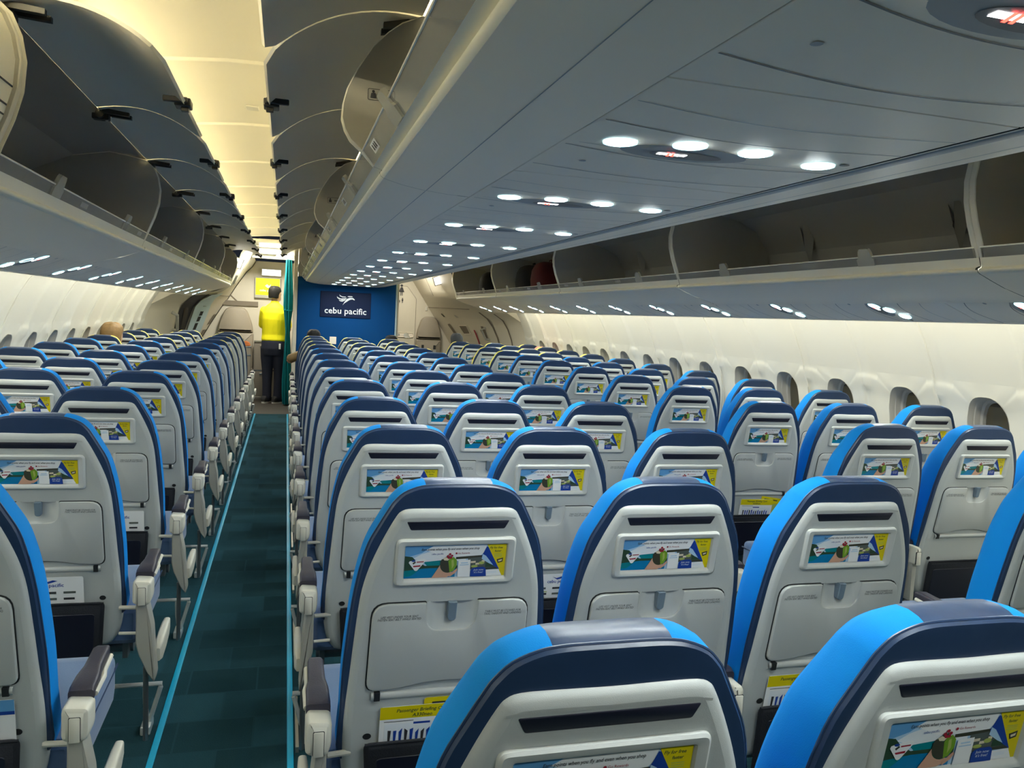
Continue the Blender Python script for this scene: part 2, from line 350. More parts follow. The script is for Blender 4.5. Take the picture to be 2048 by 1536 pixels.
def build_advert():
    m = M(); W, H = .2085, .0695; x0, z1 = -W / 2, .9055 + H / 2
    lay = [0]
    def P(*uv):
        lay[0] += 1
        return [(x0 + u * W, -.0004 - lay[0] * .00004, z1 - v * H) for u, v in uv]
    def A(c, *uv): m.poly(P(*uv), c)
    def T(s, u, v, size, c, al='CENTER', sh=.22, sx=1.0, bold=0.0):
        lay[0] += 1; y = -.0004 - lay[0] * .00004
        m.text(s, size, c, lambda a, b: (x0 + u * W + a, y, z1 - v * H + b), al, sh, sx, bold)
    def E(c, u, v, ru, rv, n=20): A(c, *[(u + ru * math.cos(2 * PI * k / n), v + rv * math.sin(2 * PI * k / n)) for k in range(n)])
    A('p_sky', (0, 0), (1, 0), (1, 1), (0, 1))
    A('p_deep', (0, 0), (.27, 0), (.16, .22), (0, .36))
    A('p_cloud', (.16, .25), (.32, .12), (.6, .2), (.6, .5), (.2, .5), (.08, .38))
    A('p_hill', (0, .30), (.07, .33), (.12, .48), (.2, .62), (.36, .58), (.52, .64), (.52, .8), (0, .82))
    A('p_teal', (.18, .50), (.36, .46), (.5, .5), (.5, .62), (.22, .62))
    A('p_sea', (0, .76), (.2, .70), (.5, .70), (.5, 1), (0, 1)); A('p_teal', (0, .76), (.16, .72), (.07, .92), (0, .95))
    A('white_print', (.27, .02), (.80, .02), (.775, .25), (.745, .34), (.5, .36), (.36, .34), (.2, .12))
    A('p_dark', (.5, .37), (.78, .33), (.78, .42), (.5, .44)); A('p_resort', (.62, .42), (.80, .38), (.96, .80), (.62, .78))
    for u, v, w in ((.65, .52, .05), (.70, .58, .04), (.76, .50, .03)): A('p_cream', (u, v), (u + w, v - .01), (u + w, v + .05), (u, v + .06))
    E('p_lime', .76, .58, .03, .05, 10); E('p_lime', .69, .68, .035, .04, 10); A('p_hill', (.80, .58), (.86, .56), (.90, .72), (.80, .72)); A('p_dark', (.8, .74), (.94, .72), (.95, .79), (.8, .80))
    A('white_print', (.78, .82), (.965, .79), (.975, 1), (.78, 1)); A('p_cloud', (.82, .86), (.92, .845), (.92, .92), (.82, .935))
    A('p_yellow', (.802, 0), (1, 0), (1, 1), (.975, 1), (.94, .80))
    A('p_royal', (.80, .06), (.815, .08), (.945, .80), (.88, .68), (.77, .42), (.755, .36)); A('p_sky', (.765, .30), (.80, .36), (.88, .66), (.835, .60), (.757, .45))
    T('Fly for free', .895, .105, .0064, 'p_hill', sx=.95, bold=.0001); T('faster', .915, .21, .0062, 'p_hill', bold=.0001)
    for v in (.30, .34, .38): A('p_lime', (.88, v), (.96, v), (.96, v + .015), (.88, v + .015))
    A('p_dark', (.91, .48), (.975, .43), (.972, .56), (.925, .60)); A('p_cream', (.925, .51), (.965, .475), (.962, .53), (.93, .56))
    T('Earn points when you fly and even when you shop', .44, .11, .0068, 'ink', sx=.86, bold=.00006)
    T('cebu pacific', .315, .255, .0052, 'p_royal', sh=0); T('Go Rewards', .575, .25, .0048, 'p_red', sh=0); E('p_red', .50, .25, .010, .030, 10)
    A('white_print', (.045, .46), (.10, .42), (.185, .385), (.205, .42), (.20, .47), (.125, .755), (.112, .765), (.10, .75), (.04, .51))
    E('p_royal', .085, .45, .02, .03, 10); A('p_dark', (.075, .52), (.10, .47), (.11, .5), (.085, .56))
    A('p_red', (.115, .475), (.185, .465), (.183, .495), (.115, .505)); A('p_red', (.08, .605), (.155, .585), (.153, .63), (.09, .645))
    A('p_skin', (.27, 1), (.325, .72), (.355, .55), (.37, .58), (.37, .78), (.47, .84), (.515, .72), (.52, .76), (.47, .93), (.41, 1))
    E('p_hill', .425, .60, .08, .255); A('p_dark', (.345, .5), (.36, .42), (.43, .52), (.45, .83), (.40, .83), (.352, .70))
    A('p_green', (.425, .50), (.44, .385), (.475, .36), (.508, .46), (.512, .62), (.48, .80), (.445, .84))
    A('p_lime', (.455, .46), (.475, .44), (.485, .62), (.465, .74)); A('p_cream', (.37, .40), (.40, .365), (.435, .42), (.42, .47), (.385, .46))
    for du, dv in ((-.02, .01), (.0, -.05), (.02, .0), (.012, .06), (-.01, .06)): E('p_red', .437 + du, .32 + dv, .013, .035, 8)
    E('p_dark', .437, .33, .008, .02, 8)
    A('p_skin', (.44, .93), (.475, .84), (.515, .735), (.522, .77), (.50, .87), (.45, .98))
    A('white_print', (.525, .485), (.645, .46), (.65, 1), (.525, 1)); A('p_sky', (.55, .545), (.62, .535), (.62, .565), (.55, .575)); A('p_sky', (.54, .61), (.63, .60), (.63, .625), (.54, .635))
    A('p_royal', (.655, .80), (.67, .74), (.70, .71), (.78, .70), (.805, .75), (.815, 1), (.655, 1))
    T('Join now', .733, .79, .0058, 'white_print', sh=.15); T('it\'s free!', .733, .87, .0058, 'white_print', sh=.15)
    return m.mesh('seat_advert', lean, flat=True, recalc=False)

def build_tray():
    m = M()
    def outl(g):
        return fillet([(-.166 - g, .6215 - g, .022), (-.10, .6235 - g, .03), (-.04, .636 - g, .03), (.04, .636 - g, .03), (.10, .6235 - g, .03), (.166 + g, .6215 - g, .022), (.162 + g, .817 + g, .032), (.053, .817 + g, .004), (.050, .754, .03), (-.050, .754, .03), (-.053, .817 + g, .004), (-.162 - g, .817 + g, .032)], .01, 5)
    m.slab(outl(.0026), [(.001, 0), (-.0012, 0)], 'seam')
    m.slab(outl(0), [(0, 0), (-.0065, 0), (-.008, .0012), (-.0086, .003)], 'tray')
    # finger scoop behind the notch
    XS = (-.054, -.050, -.042, -.028, 0, .028, .042, .050, .054)
    def dep(u, z):
        f = 1 - min(1, abs(u) / .054) ** 4; t = (z - .750) / .067
        return -.0086 + f * (.0086 + .0085) * min(1, max(0, t) ** .55)
    m.rings([[(u, dep(u, z), z) for u in XS] for z in (.8195, .805, .79, .778, .768, .760, .754, .7505)], 'shell2', False, False, False)
    for s, (x, t) in enumerate(((-.108, 'LIFE VEST UNDER YOUR SEAT\nFASTEN SEAT BELT WHILE SEATED'), (.108, 'TABLE MUST BE STOWED FOR\nTAXI, TAKEOFF AND LANDING'))):
        m.text(t, .0068, 'ink', lambda a, b, x=x, z=.7865 if s == 0 else .7895: (x + a, -.0090, z + b), 'CENTER', .25, .84)
    # hinge bar and notches under the table
    m.rings([[(x, -.0075 + .007 * (1 - math.sin(PI * k / 6)) , .6075 + .009 * math.cos(PI * k / 6)) for k in range(7)] for x in (-.155, -.12, 0, .12, .155)], 'shell2', False, False, False)
    for x in (-.143, .143): m.box(x - .006, x + .006, -.0098, .002, .599, .618, 'seam')
    return m.mesh('seat_tray_table', lean)
def build_tlatch():
    m = M(); m.slab(fillet([(-.0085, .776, .008), (.0085, .776, .008), (.009, .818, .001), (-.009, .818, .001)], .004, 4), [(.016, 0), (-.0105, 0), (-.012, .0015)], 'latch'); return m.mesh('seat_tray_latch', lean)
def build_pocket():
    m = M()
    m.slab(fillet([(-.150, .29, .03), (.150, .29, .03), (.166, .503, .016), (-.166, .503, .016)], .02, 5), [(-.0125, 0), (-.0145, .001), (-.020, .010)], 'net')
    m.slab(fillet([(-.13, .315, .02), (.13, .315, .02), (.14, .468, .012), (-.14, .468, .012)], .01, 4), [(-.019, 0), (-.0215, .002)], 'slot')
    m.tube([(-.163, -.0165, .5), (-.08, -.018, .502), (.08, -.018, .502), (.163, -.0165, .5)], .0035, 'net', 8)
    return m.mesh('seat_pocket', lean)
def build_cushion(x0=-.212, x1=.212):
    m = M()
    R = []
    for y, i in [(.10, .02), (.115, .004), (.15, 0), (.50, 0), (.545, .006), (.562, .02), (.568, .035)]:
        R.append([(q[0], y, q[1]) for q in offset(rrect((x0 + x1) / 2, .405, (x1 - x0) / 2, .062, .028, 5), -i)])
    m.rings(R, 'seatblue')
    for x in (x0, x1): m.tube([(x * .997, .12, .435), (x * .997, .55, .435)], .003, 'navy', 6)
    return m.mesh('seat_cushion')
def build_base():
    m = M()
    m.tube([(-.224, .20, .31), (.224, .20, .31)], .022, 'frame_metal'); m.tube([(-.224, .46, .31), (.224, .46, .31)], .022, 'frame_metal')
    m.box(-.21, .21, .17, .50, .325, .342, 'seam'); m.box(-.215, -.20, .14, .52, .29, .36, 'frame_metal'); m.box(.20, .215, .14, .52, .29, .36, 'frame_metal')
    return m.mesh('seat_base_frame')
def build_leg(y0, y1):
    m = M(); m.rings([[(.02 + p[0], y + p[1], z) for p in ((-.014, -.02), (.014, -.02), (.014, .02), (-.014, .02))] for y, z in ((y0, .30), ((y0 + y1) / 2, .15), (y1, .03))], 'frame_metal')
    m.box(0, .04, min(y0, y1) - .05, max(y0, y1) + .05, .0, .03, 'frame_metal', .006); return m.mesh('seat_leg')
def build_pad(x, w):
    m = M(); R = []
    for y, z, hw, h in [(.085, .568, w, .012), (.095, .572, w, .016), (.15, .574, w * .96, .016), (.19, .576, w * .74, .016), (.275, .581, w * .72, .015), (.295, .580, w * .6, .011), (.30, .579, w * .4, .006)]:
        R.append([(p[0], y, p[1]) for p in rrect(x, z, hw, h, min(h, hw) * .6, 4)])
    m.rings(R, 'pad'); return m.mesh('armrest_pad')
def build_cap(x, w):
    m = M(); o = fillet([(x - w, .498, .012), (x - w * .45, .492, .008), (x + w * .75, .492, .016), (x + w, .512, .012), (x + w, .565, .012), (x - w * .8, .569, .012), (x - w, .557, .01)], .01, 5)
    m.slab(o, [(.10, .006), (.088, 0), (.044, 0), (.036, .003), (.032, .010)], 'cap')
    m.slab(fillet([(x - .0115, .496), (x + .0115, .496), (x + .0115, .548), (x - .0115, .548)], .003, 3), [(.04, 0), (.0313, 0)], 'seam')
    m.slab(fillet([(x - .0103, .494), (x + .0103, .494), (x + .0103, .5468), (x - .0103, .5468)], .003, 3), [(.04, 0), (.0302, 0), (.0296, .001)], 'cap')
    return m.mesh('armrest_end_cap')
def build_arm_frame(x, w, s):
    """support below the armrest: blade, link bars, lower shroud; s = +1/-1 aisle side, 0 between seats"""
    m = M()
    if s:
        ks = .5 if s < 0 else 1.0; P = lambda *q: [(x + s * a * (ks if a > 0 else 1), z) for a, z in q]
        m.slab(fillet(P((-.018, .50), (.014, .50), (.030, .42), (.034, .36), (.042, .27), (.036, .245), (.016, .275), (-.010, .335), (-.018, .37)), .008, 4), [(.10, .004), (.088, 0), (.052, 0), (.045, .004)], 'support')
        m.tube([(x + s * .006, .09, .28), (x + s * .006, .10, .16), (x + s * .004, .12, .03)], .008, 'frame_metal', 8)
        m.tube([(x - s * .02, .07, .475), (x - s * .068, .075, .475)], .0065, 'cap', 8); m.tube([(x - s * .02, .07, .395), (x - s * .068, .075, .395)], .005, 'cap', 8)
        # aisle side shroud rising to the front
        R = []
        for y, z, hw, hh in [(.09, .315, .006, .020), (.11, .322, .012, .030), (.18, .330, .013, .030), (.25, .336, .012, .026), (.285, .340, .010, .020), (.298, .342, .005, .011)]:
            R.append([(q[0], y, q[1]) for q in rrect(x + s * .040 * (.55 if s < 0 else 1), z, hw, hh, min(hw, hh) * .8, 4)])
        m.rings(R, 'cap')
        m.tube([(x + s * .024, .10, .565), (x + s * .025, .18, .566), (x + s * .020, .21, .566), (x + s * .020, .28, .571)], .006, 'cap', 8)
        m.box(x - .012, x + .012, .09, .27, .550, .568, 'support')
    else:
        m.box(x - .009, x + .009, .07, .27, .548, .566, 'support'); m.slab(fillet([(x - .010, .34), (x + .010, .34), (x + .012, .50), (x - .012, .50)], .003, 3), [(.10, .002), (.09, 0), (.06, 0), (.05, .002)], 'support')
    return m.mesh('armrest_frame')
def build_bar(x, s):
    m = M()
    m.tube([(x - s * .16, .24, .155), (x + s * .034, .24, .155), (x + s * .030, .24, .145), (x - s * .002, .24, .03)], .0075, 'bar_metal', 8)
    m.tube([(x - s * .018, .24, .155), (x - s * .016, .24, .09), (x - s * .008, .24, .03)], .0075, 'bar_metal', 8); m.box(x - s * .010 - .015, x - s * .010 + .015, .20, .28, 0, .03, 'bar_metal', .005)
    return m.mesh('baggage_bar')

SM = dict(shell=build_shell(), slot=build_slot(), frame=build_frame(), advert=build_advert(), tray=build_tray(), latch=build_tlatch(), pocket=build_pocket(), cushion=build_cushion(), cushion_l=build_cushion(-.246, .212), cushion_r=build_cushion(-.212, .256), base=build_base(),
          leg0=build_leg(.18, .10), leg1=build_leg(.46, .52), blue=build_cover('blue'), yellow=build_cover('yellow_trim'))
ARM = {}
for key, x, w, s in (('aisle_left', -.258, .026, -1), ('aisle_right', .269, .027, 1), ('mid', .235, .0155, 0), ('end', -.235, .0155, 0)):
    ARM[key] = (build_cap(x, w), build_pad(x, .025 if s else .016), build_arm_frame(x, w, s), build_bar(x, s) if s else None)
def mo(name, me, parent):
    o = bpy.data.objects.new(name, me); COL.objects.link(o); o.parent = parent; return o
def make_seat(trim, arms):
    t = thing('airplane_seat', 'x', 'seat')
    mo('backrest_cover', SM[trim], t)
    sh = mo('back_shell', SM['shell'], t); mo('coat_slot', SM['slot'], sh)
    fr = mo('display_frame', SM['frame'], t); mo('advert_card', SM['advert'], fr)
    tr = mo('tray_table', SM['tray'], t); mo('table_latch', SM['latch'], tr)
    mo('literature_pocket', SM['pocket'], t); mo('seat_cushion', SM['cushion_l' if 'aisle_left' in arms else 'cushion_r' if 'aisle_right' in arms else 'cushion'], t); mo('seat_frame', SM['base'], t); mo('leg', SM['leg0'], t); mo('leg', SM['leg1'], t)
    for a in arms:
        cap, pad, frm, bar = ARM[a]
        f = mo('armrest', frm, t); mo('armrest_pad', pad, f); mo('end_cap', cap, f)
        if bar: mo('baggage_bar', bar, t)
    return t
ORD = 'first second third fourth fifth sixth seventh eighth ninth tenth eleventh twelfth thirteenth'.split()
# block: first column x, y of row 0, columns' armrests, names of the columns
BLOCKS = [('centre', .345, .782, (('aisle_left', 'mid'), ('mid',), ('aisle_right',)), ('by the left aisle', 'in the middle', 'by the right aisle'), range(0, 13)),
          ('left', -1.601, .924, (('end', 'mid'), ('mid',), ('aisle_right',)), ('by the window', 'in the middle', 'by the aisle'), range(1, 13)),
          ('right', 2.25, .998, (('aisle_left', 'mid'), ('mid',), ('mid',)), ('by the aisle', 'in the middle', 'by the window'), range(1, 13))]
PROTO = {}
SEATS = {}
for bname, bx, by, arms, cols, rows in BLOCKS:
    seen = [k for k in rows if any(in_view(bx + .47 * c, by + k * PITCH) for c in range(3))]
    for k in rows:
        trim = 'yellow' if k >= 9 else 'blue'
        for c in range(3):
            X, Y = bx + .47 * c, by + k * PITCH
            if not in_view(X, Y): continue
            lab = 'grey seat with %s sides, %s block, %s row from the viewer, %s' % (trim, bname, ORD[seen.index(k)], cols[c])
            key = (bname, c, trim)
            if key not in PROTO:
                s = make_seat(trim, arms[c]); PROTO[key] = s; s.location = (X, Y, 0); s['label'] = lab
                s['group'] = 'airplane seats in the %s block' % bname
            else: s = dup(PROTO[key], (X, Y, 0), lab)
            SEATS[(bname, k, c)] = s

# ------------------------------------------------------------------ cards in the seat pockets
def make_card(kind):
    m = M(); W, H = .178, .20
    z0 = .40
    o = rrect(0, z0 + H / 2, W / 2, H / 2, .006, 3)
    m.slab(o, [(.0005, 0), (-.0005, 0)], 'white_print')
    lay = [0]
    def A(c, *uv):
        lay[0] += 1; y = -.0008 - lay[0] * .0001
        m.poly([(-W / 2 + u * W, y, z0 + H - v * H) for u, v in uv], c)
    def R(c, u0, v0, u1, v1): A(c, (u0, v0), (u1, v0), (u1, v1), (u0, v1))
    def T(s, u, v, size, c, sh=.2):
        lay[0] += 1; y = -.0008 - lay[0] * .0001
        m.text(s, size, c, lambda a, b: (-W / 2 + u * W + a, y, z0 + H - v * H + b), 'CENTER', sh, 1, .0002)
    rnd = random.Random(3)
    if kind == 'safety':
        R('p_yellow', 0, 0, 1, .15); T('Passenger Briefing Card', .5, .055, .0115, 'p_hill'); T('A330neo', .5, .115, .0115, 'p_hill')
        R('p_cloud', .06, .21, .94, .50); R('p_royal', .4, .20, .6, .225); R('ink', .05, .175, .4, .182)
        for i in range(12): u = .1 + .066 * i; A('p_royal' if i % 3 else 'ink', (u, .27 + rnd.random() * .06), (u + .04, .26 + rnd.random() * .05), (u + .03, .42), (u + .005, .45))
        R('p_sky', .08, .44, .92, .48)
    elif kind == 'plain':
        A('p_royal', (.38, .045), (.46, .07), (.55, .045), (.62, .06), (.48, .10)); T('cebu pacific', .5, .13, .016, 'p_royal', 0)
        for j in range(3):
            for i in range(3):
                u, v = .1 + .3 * i, .23 + .1 * j; R('ink' if (i + j) % 2 else 'p_resort', u, v, u + .16 + .06 * rnd.random(), v + .035); 
        R('p_lime', .08, .30, .3, .315); R('p_lime', .08, .40, .26, .415)
    else:
        R('p_deep', 0, 0, 1, .17); R('p_royal', 0, .13, 1, .17); A('p_resort', (.3, .44), (.42, .3), (.55, .27), (.7, .33), (.55, .35), (.6, .46)); R('p_red', 0, .47, 1, .56); R('p_sky', .3, .66, .7, .75)
    return m.mesh('pocket_card', flat=True, recalc=False)
CM = {k: make_card(k) for k in ('safety', 'plain', 'promo')}
def make_menu():
    m = M(); m.slab(rrect(0, .50, .062, .105, .006, 3), [(.0005, 0), (-.0005, 0)], 'p_yellow')
    m.poly([(-.05, -.0012, .56), (.05, -.0012, .58), (.05, -.0012, .53), (-.05, -.0012, .52)], 'p_lime'); m.poly([(-.045, -.0013, .595), (.03, -.0013, .595), (.03, -.0013, .59), (-.045, -.0013, .59)], 'ink')
    return m.mesh('menu_card', flat=True, recalc=False)
MENU = make_menu()
def put_card(kind, b, k, c, dx, tilt, lab):
    X = {'centre': .345, 'left': -1.601, 'right': 2.25}[b] + .47 * c; Y = {'centre': .782, 'left': .924, 'right': .998}[b] + k * PITCH
    o = bpy.data.objects.new('menu_card' if kind == 'menu' else 'safety_card', MENU if kind == 'menu' else CM[kind]); COL.objects.link(o)
    dz = -.018 if kind == 'safety' else (-.015 if kind == 'plain' else -.01)
    yy = lean((0, -.002 if kind == 'menu' else -.005, .5))[1]
    o.rotation_euler = (math.atan(.18), tilt, 0)
    z = dz + .002
    o.location = (X + dx, Y + yy - .5 * -math.sin(math.atan(.18)) , z + .5 * (1 - math.cos(math.atan(.18))))
    tag(o, lab, 'card', 'cards in the seat pockets')
put_card('safety', 'centre', 1, 0, -.045, .0, 'white and yellow briefing card in the front centre pocket by the left aisle')
put_card('menu', 'centre', 1, 0, .02, .0, 'yellow card behind the briefing card in the front pocket by left aisle')
put_card('plain', 'centre', 2, 1, .06, .0, 'white card with blue logo between the two front seats of the centre block')
put_card('plain', 'centre', 1, 1, .03, .0, 'white card hidden low in the pocket of the front middle seat')
put_card('safety', 'centre', 1, 2, -.062, .0, 'white and yellow briefing card in the pocket near the right aisle, front centre row')
put_card('safety', 'right', 2, 0, .02, .03, 'white and yellow briefing card left of the large window, second right row')
put_card('safety', 'right', 3, 0, -.01, .02, 'white and yellow briefing card below the tall yellow leaflet, right block')
put_card('menu', 'right', 3, 0, .0, .15, 'tall yellow leaflet standing askew in a pocket of the right block')
put_card('promo', 'left', 1, 2, .068, .0, 'white card with blue and red bands, bottom left corner of the photo')
put_card('plain', 'left', 2, 2, .02, .0, 'white leaflet in the second left aisle seat pocket above the dark net')
put_card('plain', 'left', 3, 2, .06, .0, 'white card in third left aisle seat pocket, half hidden')
# ------------------------------------------------------------------ cabin shell
Y0, Y1 = -3.0, 11.37
MOD = [2.31 + 2.265 * i for i in range(-2, 4)] + [11.37]
mir = lambda x: 2 * XC - x
WALLP = [(3.40, 0), (3.44, .20), (3.462, .45), (3.472, .70), (3.462, .90), (3.435, 1.05), (3.400, 1.14), (3.355, 1.26), (3.300, 1.38), (3.230, 1.50), (3.14, 1.61), (3.02, 1.70)]
def wall_x(z):
    for (xa, za), (xb, zb) in zip(WALLP, WALLP[1:]):
        if za <= z <= zb: return xa + (xb - xa) * (z - za) / (zb - za)
    return WALLP[-1][0]

# floor
m = M(); m.box(-2.1, 3.7, Y0, 10.97, -.05, 0, 'carpet'); fl = struct('floor', m, 'dark teal carpet with darker rounded blocks along the aisle', 'floor')
m = M(); m.box(-2.3, 3.9, 10.97, 15.6, -.05, 0, 'dark_floor'); struct('floor_galley', m, 'dark brown galley floor beyond the carpet', 'floor')
for i, x in enumerate((-.360, .050)):
    m = M(); m.box(x - .010, x + .010, .2, 10.95, 0, .006, 'strip', .002); struct('trim_%d' % (i + 1), m, 'bright blue path strip along the %s edge of the aisle carpet' % ('left', 'right')[i], 'floor strip')
m = M()
for y in [.3 + .74 * k for k in range(14)]:
    m.box(.066, .076, y, y + .35, 0, .018, 'bright_metal')
struct('trim_3', m, 'thin bright seat track cover beside the aisle', 'seat track')

# side walls with window openings
WIN_Y = [3.53 + 1.135 * j + o for j in range(-5, 7) for o in (.284, .851)]
WIN_Y = [y for y in WIN_Y if y < 11.0]
WZ, WHZ, WHY = .930, .200, .130       # window centre height, half height, half width
def wall_mesh(side):
    m = M()
    sx = (lambda x: x) if side > 0 else mir
    NZ = len(WALLP)
    def rib(y):
        a = (y - 3.53) / .5675; f = a - math.floor(a); d = min(f, 1 - f) * .5675; j = int(round(a)) % 2 == 0
        return (.030 if j else .026) * math.exp(-(d / (.022 if j else .032)) ** 2) * (-1), d
    zs = [p[1] for p in WALLP[:5]] + [1.0, 1.05, 1.09, 1.11, 1.12, 1.13, 1.14, 1.15, 1.16, 1.17, 1.18, 1.19, 1.20, 1.26, 1.32, 1.38, 1.44, 1.5, 1.61, 1.70]
    ys = []
    y = Y0
    while y < Y1 - .001: ys.append(y); y += .01892
    ys.append(Y1)
    G = []
    for z in zs:
        row = []
        for y in ys:
            r, d = rib(y)
            a = math.cos(2 * PI * (y - 3.53) / .5675)
            crest = 1.155 + .022 * a
            belt = -.011 / (1 + math.exp((z - crest) / .007)) if z > .8 else -.011
            row.append((sx(wall_x(z) + r * (1 if z > 1.1 else .5) + belt), y, z))
        G.append(row)
    # cut rounded window holes: skip faces inside, reveal drawn separately
    o = len(m.v); nY = len(ys)
    for row in G: m.v += row
    k = m.mi('wall')
    for a in range(len(zs) - 1):
        for b in range(nY - 1):
            yc = (ys[b] + ys[b + 1]) / 2; zc = (zs[a] + zs[a + 1]) / 2
            if zs[a] >= .69 and zs[a + 1] <= 1.21 and any(abs(yc - w) < .19 for w in WIN_Y): continue
            m.f.append([o + a * nY + b, o + a * nY + b + 1, o + (a + 1) * nY + b + 1, o + (a + 1) * nY + b]); m.k.append(k)
    # patches around each window
    for w in WIN_Y:
        bs = [b for b in range(nY - 1) if abs((ys[b] + ys[b + 1]) / 2 - w) < .19]
        b0, b1 = bs[0], bs[-1] + 1; ya, yb = ys[b0], ys[b1]
        za = [z for z in zs if .69 <= z <= 1.21]
        ring = [(ys[b], za[0]) for b in range(b0, b1)] + [(yb, z) for z in za[:-1]] + [(ys[b], za[-1]) for b in range(b1, b0, -1)] + [(ya, z) for z in za[:0:-1]]
        out = [G[zs.index(z)][ys.index(y)] for y, z in ring]
        def onwall(f, yy, zz, din):
            a = math.cos(2 * PI * (w + yy - 3.53) / .5675); crest = 1.155 + .022 * a; z = WZ + zz
            return (sx(wall_x(z) - .011 / (1 + math.exp((z - crest) / .007)) + din), w + yy, z)
        inn = []
        for y, z in ring:
            t = math.atan2((z - WZ) / .25, (y - w) / .19)
            c, s_ = math.cos(t), math.sin(t); q = 2.7
            c2 = math.copysign(abs(c) ** (2 / q), c); s2 = math.copysign(abs(s_) ** (2 / q), s_); inn.append((c2, s2))
        R = [out]
        R.append([onwall(0, c * WHY * 1.12, s_ * WHZ * 1.12, 0) for c, s_ in inn])
        R.append([onwall(0, c * WHY, s_ * WHZ, .004) for c, s_ in inn])
        m.rings(R, 'wall', True, False, False)
    return m, zs
def window(side, w, idx, nth):
    sx = (lambda x: x) if side > 0 else mir
    m = M(); n = 40
    def ringp(hy, hz, d):
        R = []
        for k in range(n):
            t = 2 * PI * k / n; c, s = math.cos(t), math.sin(t); q = 2.7
            c2 = math.copysign(abs(c) ** (2 / q), c); s2 = math.copysign(abs(s) ** (2 / q), s)
            z = WZ + s2 * hz; R.append((sx(wall_x(min(max(z, .7), 1.2)) + d), w + c2 * hy, z))
        return R
    m.rings([ringp(WHY, WHZ, -.010), ringp(WHY * .98, WHZ * .985, .0), ringp(WHY * .96, WHZ * .97, .025), ringp(WHY * .93, WHZ * .955, .028), ringp(WHY * .90, WHZ * .935, .060), ringp(WHY * .82, WHZ * .88, .066), ringp(WHY * .80, WHZ * .86, .085)], 'reveal', True, False, False)
    o = m.obj('window_%d' % idx)
    tag(o, 'oval window with grey reveal in the %s wall, number %s from the viewer' % ('right' if side > 0 else 'left', nth), 'window', None, 'structure')
    g = M(); R = ringp(WHY * .805, WHZ * .865, .085); g.poly(R, 'pane'); g.obj('window_pane', o, flat=True)
    return o
for side, nm in ((1, 'right'), (-1, 'left')):
    m, zs = wall_mesh(side); struct('wall_' + nm, m, 'cream curved side wall with ribs and oval windows, %s side' % nm, 'wall', ang=60)
wi = 0
for side in (1, -1):
    nth = 0
    for w in WIN_Y:
        if side > 0 and w < 2.4: continue
        if side < 0 and w < 4.5: continue
        wi += 1; nth += 1; window(side, w, wi, ['one', 'two', 'three', 'four', 'five', 'six', 'seven', 'eight', 'nine', 'ten', 'eleven', 'twelve', 'thirteen', 'fourteen', 'fifteen', 'sixteen'][nth - 1])
# what lies outside: apron at night
m = M(); m.box(4.6, 4.7, -4, 16, -.5, .98, 'facade_glow'); m.box(4.6, 4.7, -4, 16, .98, 2.6, 'night'); tag(m.obj('terminal_facade'), 'dim olive airport building seen through the right windows', 'building', None, 'structure')  # lower facade glows faintly; emission stands in for outside lighting on it

# wall joint trims
for side, nm in ((1, 'right'), (-1, 'left')):
    sx = (lambda x: x) if side > 0 else mir
    m = M()
    for j in range(-5, 8):
        y = 3.53 + 1.135 * j
        if y > Y1: continue
        pts = [(sx(wall_x(z) - (.030 if z > 1.15 else .037)), y, z) for z in (.3, .6, .9, 1.05, 1.14, 1.2, 1.3, 1.4, 1.5, 1.6)]
        m.tube(pts, .006, 'wall', 6)
    struct('trim_%d' % (4 if side > 0 else 5), m, 'raised vertical joints between side wall panels', 'wall trim')

# ceiling over each aisle
CP = [(-1.08, 2.165), (-.98, 2.20), (-.84, 2.255), (-.66, 2.305), (-.45, 2.335), (-.25, 2.355), (-.10, 2.36), (.12, 2.352), (.35, 2.325), (.52, 2.29), (.60, 2.26)]
for side, nm in ((-1, 'left'), (1, 'right')):
    m = M(); P = CP if side < 0 else [(mir(x), z) for x, z in CP][::-1]
    m.sheet(P, -.02, Y0, Y1, 'ceil')
    for j in range(-3, 8):
        y = 3.43 + 1.1345 * j
        m.rings([[(x, y + d, z - h) for x, z in P] for d, h in ((-.016, -.001), (-.006, .010), (.004, .010), (.008, -.001))], 'ceil_seam', False, False, False)
        m.rings([[(x, y + d, z - .001) for x, z in P] for d in (.013, .017)], 'ceil_groove', False, False, False)
    struct('ceiling' if side < 0 else 'ceiling_right', m, 'cream arched ceiling over the %s aisle' % nm, 'ceiling')
m = M(); m.box(.55, 1.07, Y0, Y1, 2.26, 2.28, 'ceil'); struct('ceiling_centre', m, 'ceiling between the centre bins', 'ceiling')
for side in (-1, 1):   # outer closure above the side bins
    m = M(); P = [(2.60, 2.14), (2.85, 2.02), (3.06, 1.72)]; P = P if side > 0 else [(mir(x), z) for x, z in P]
    m.rings([[(x, y, z) for x, z in P] for y in (Y0, Y1)], 'bin_in', False, False, False); struct('trim_%d' % (6 if side > 0 else 7), m, 'lining above the side bins', 'trim')
m = M(); m.box(-2.2, 3.9, Y0 - .05, Y0, 0, 2.4, 'beige_dark'); struct('wall_rear', m, 'cabin wall behind the viewer', 'wall')
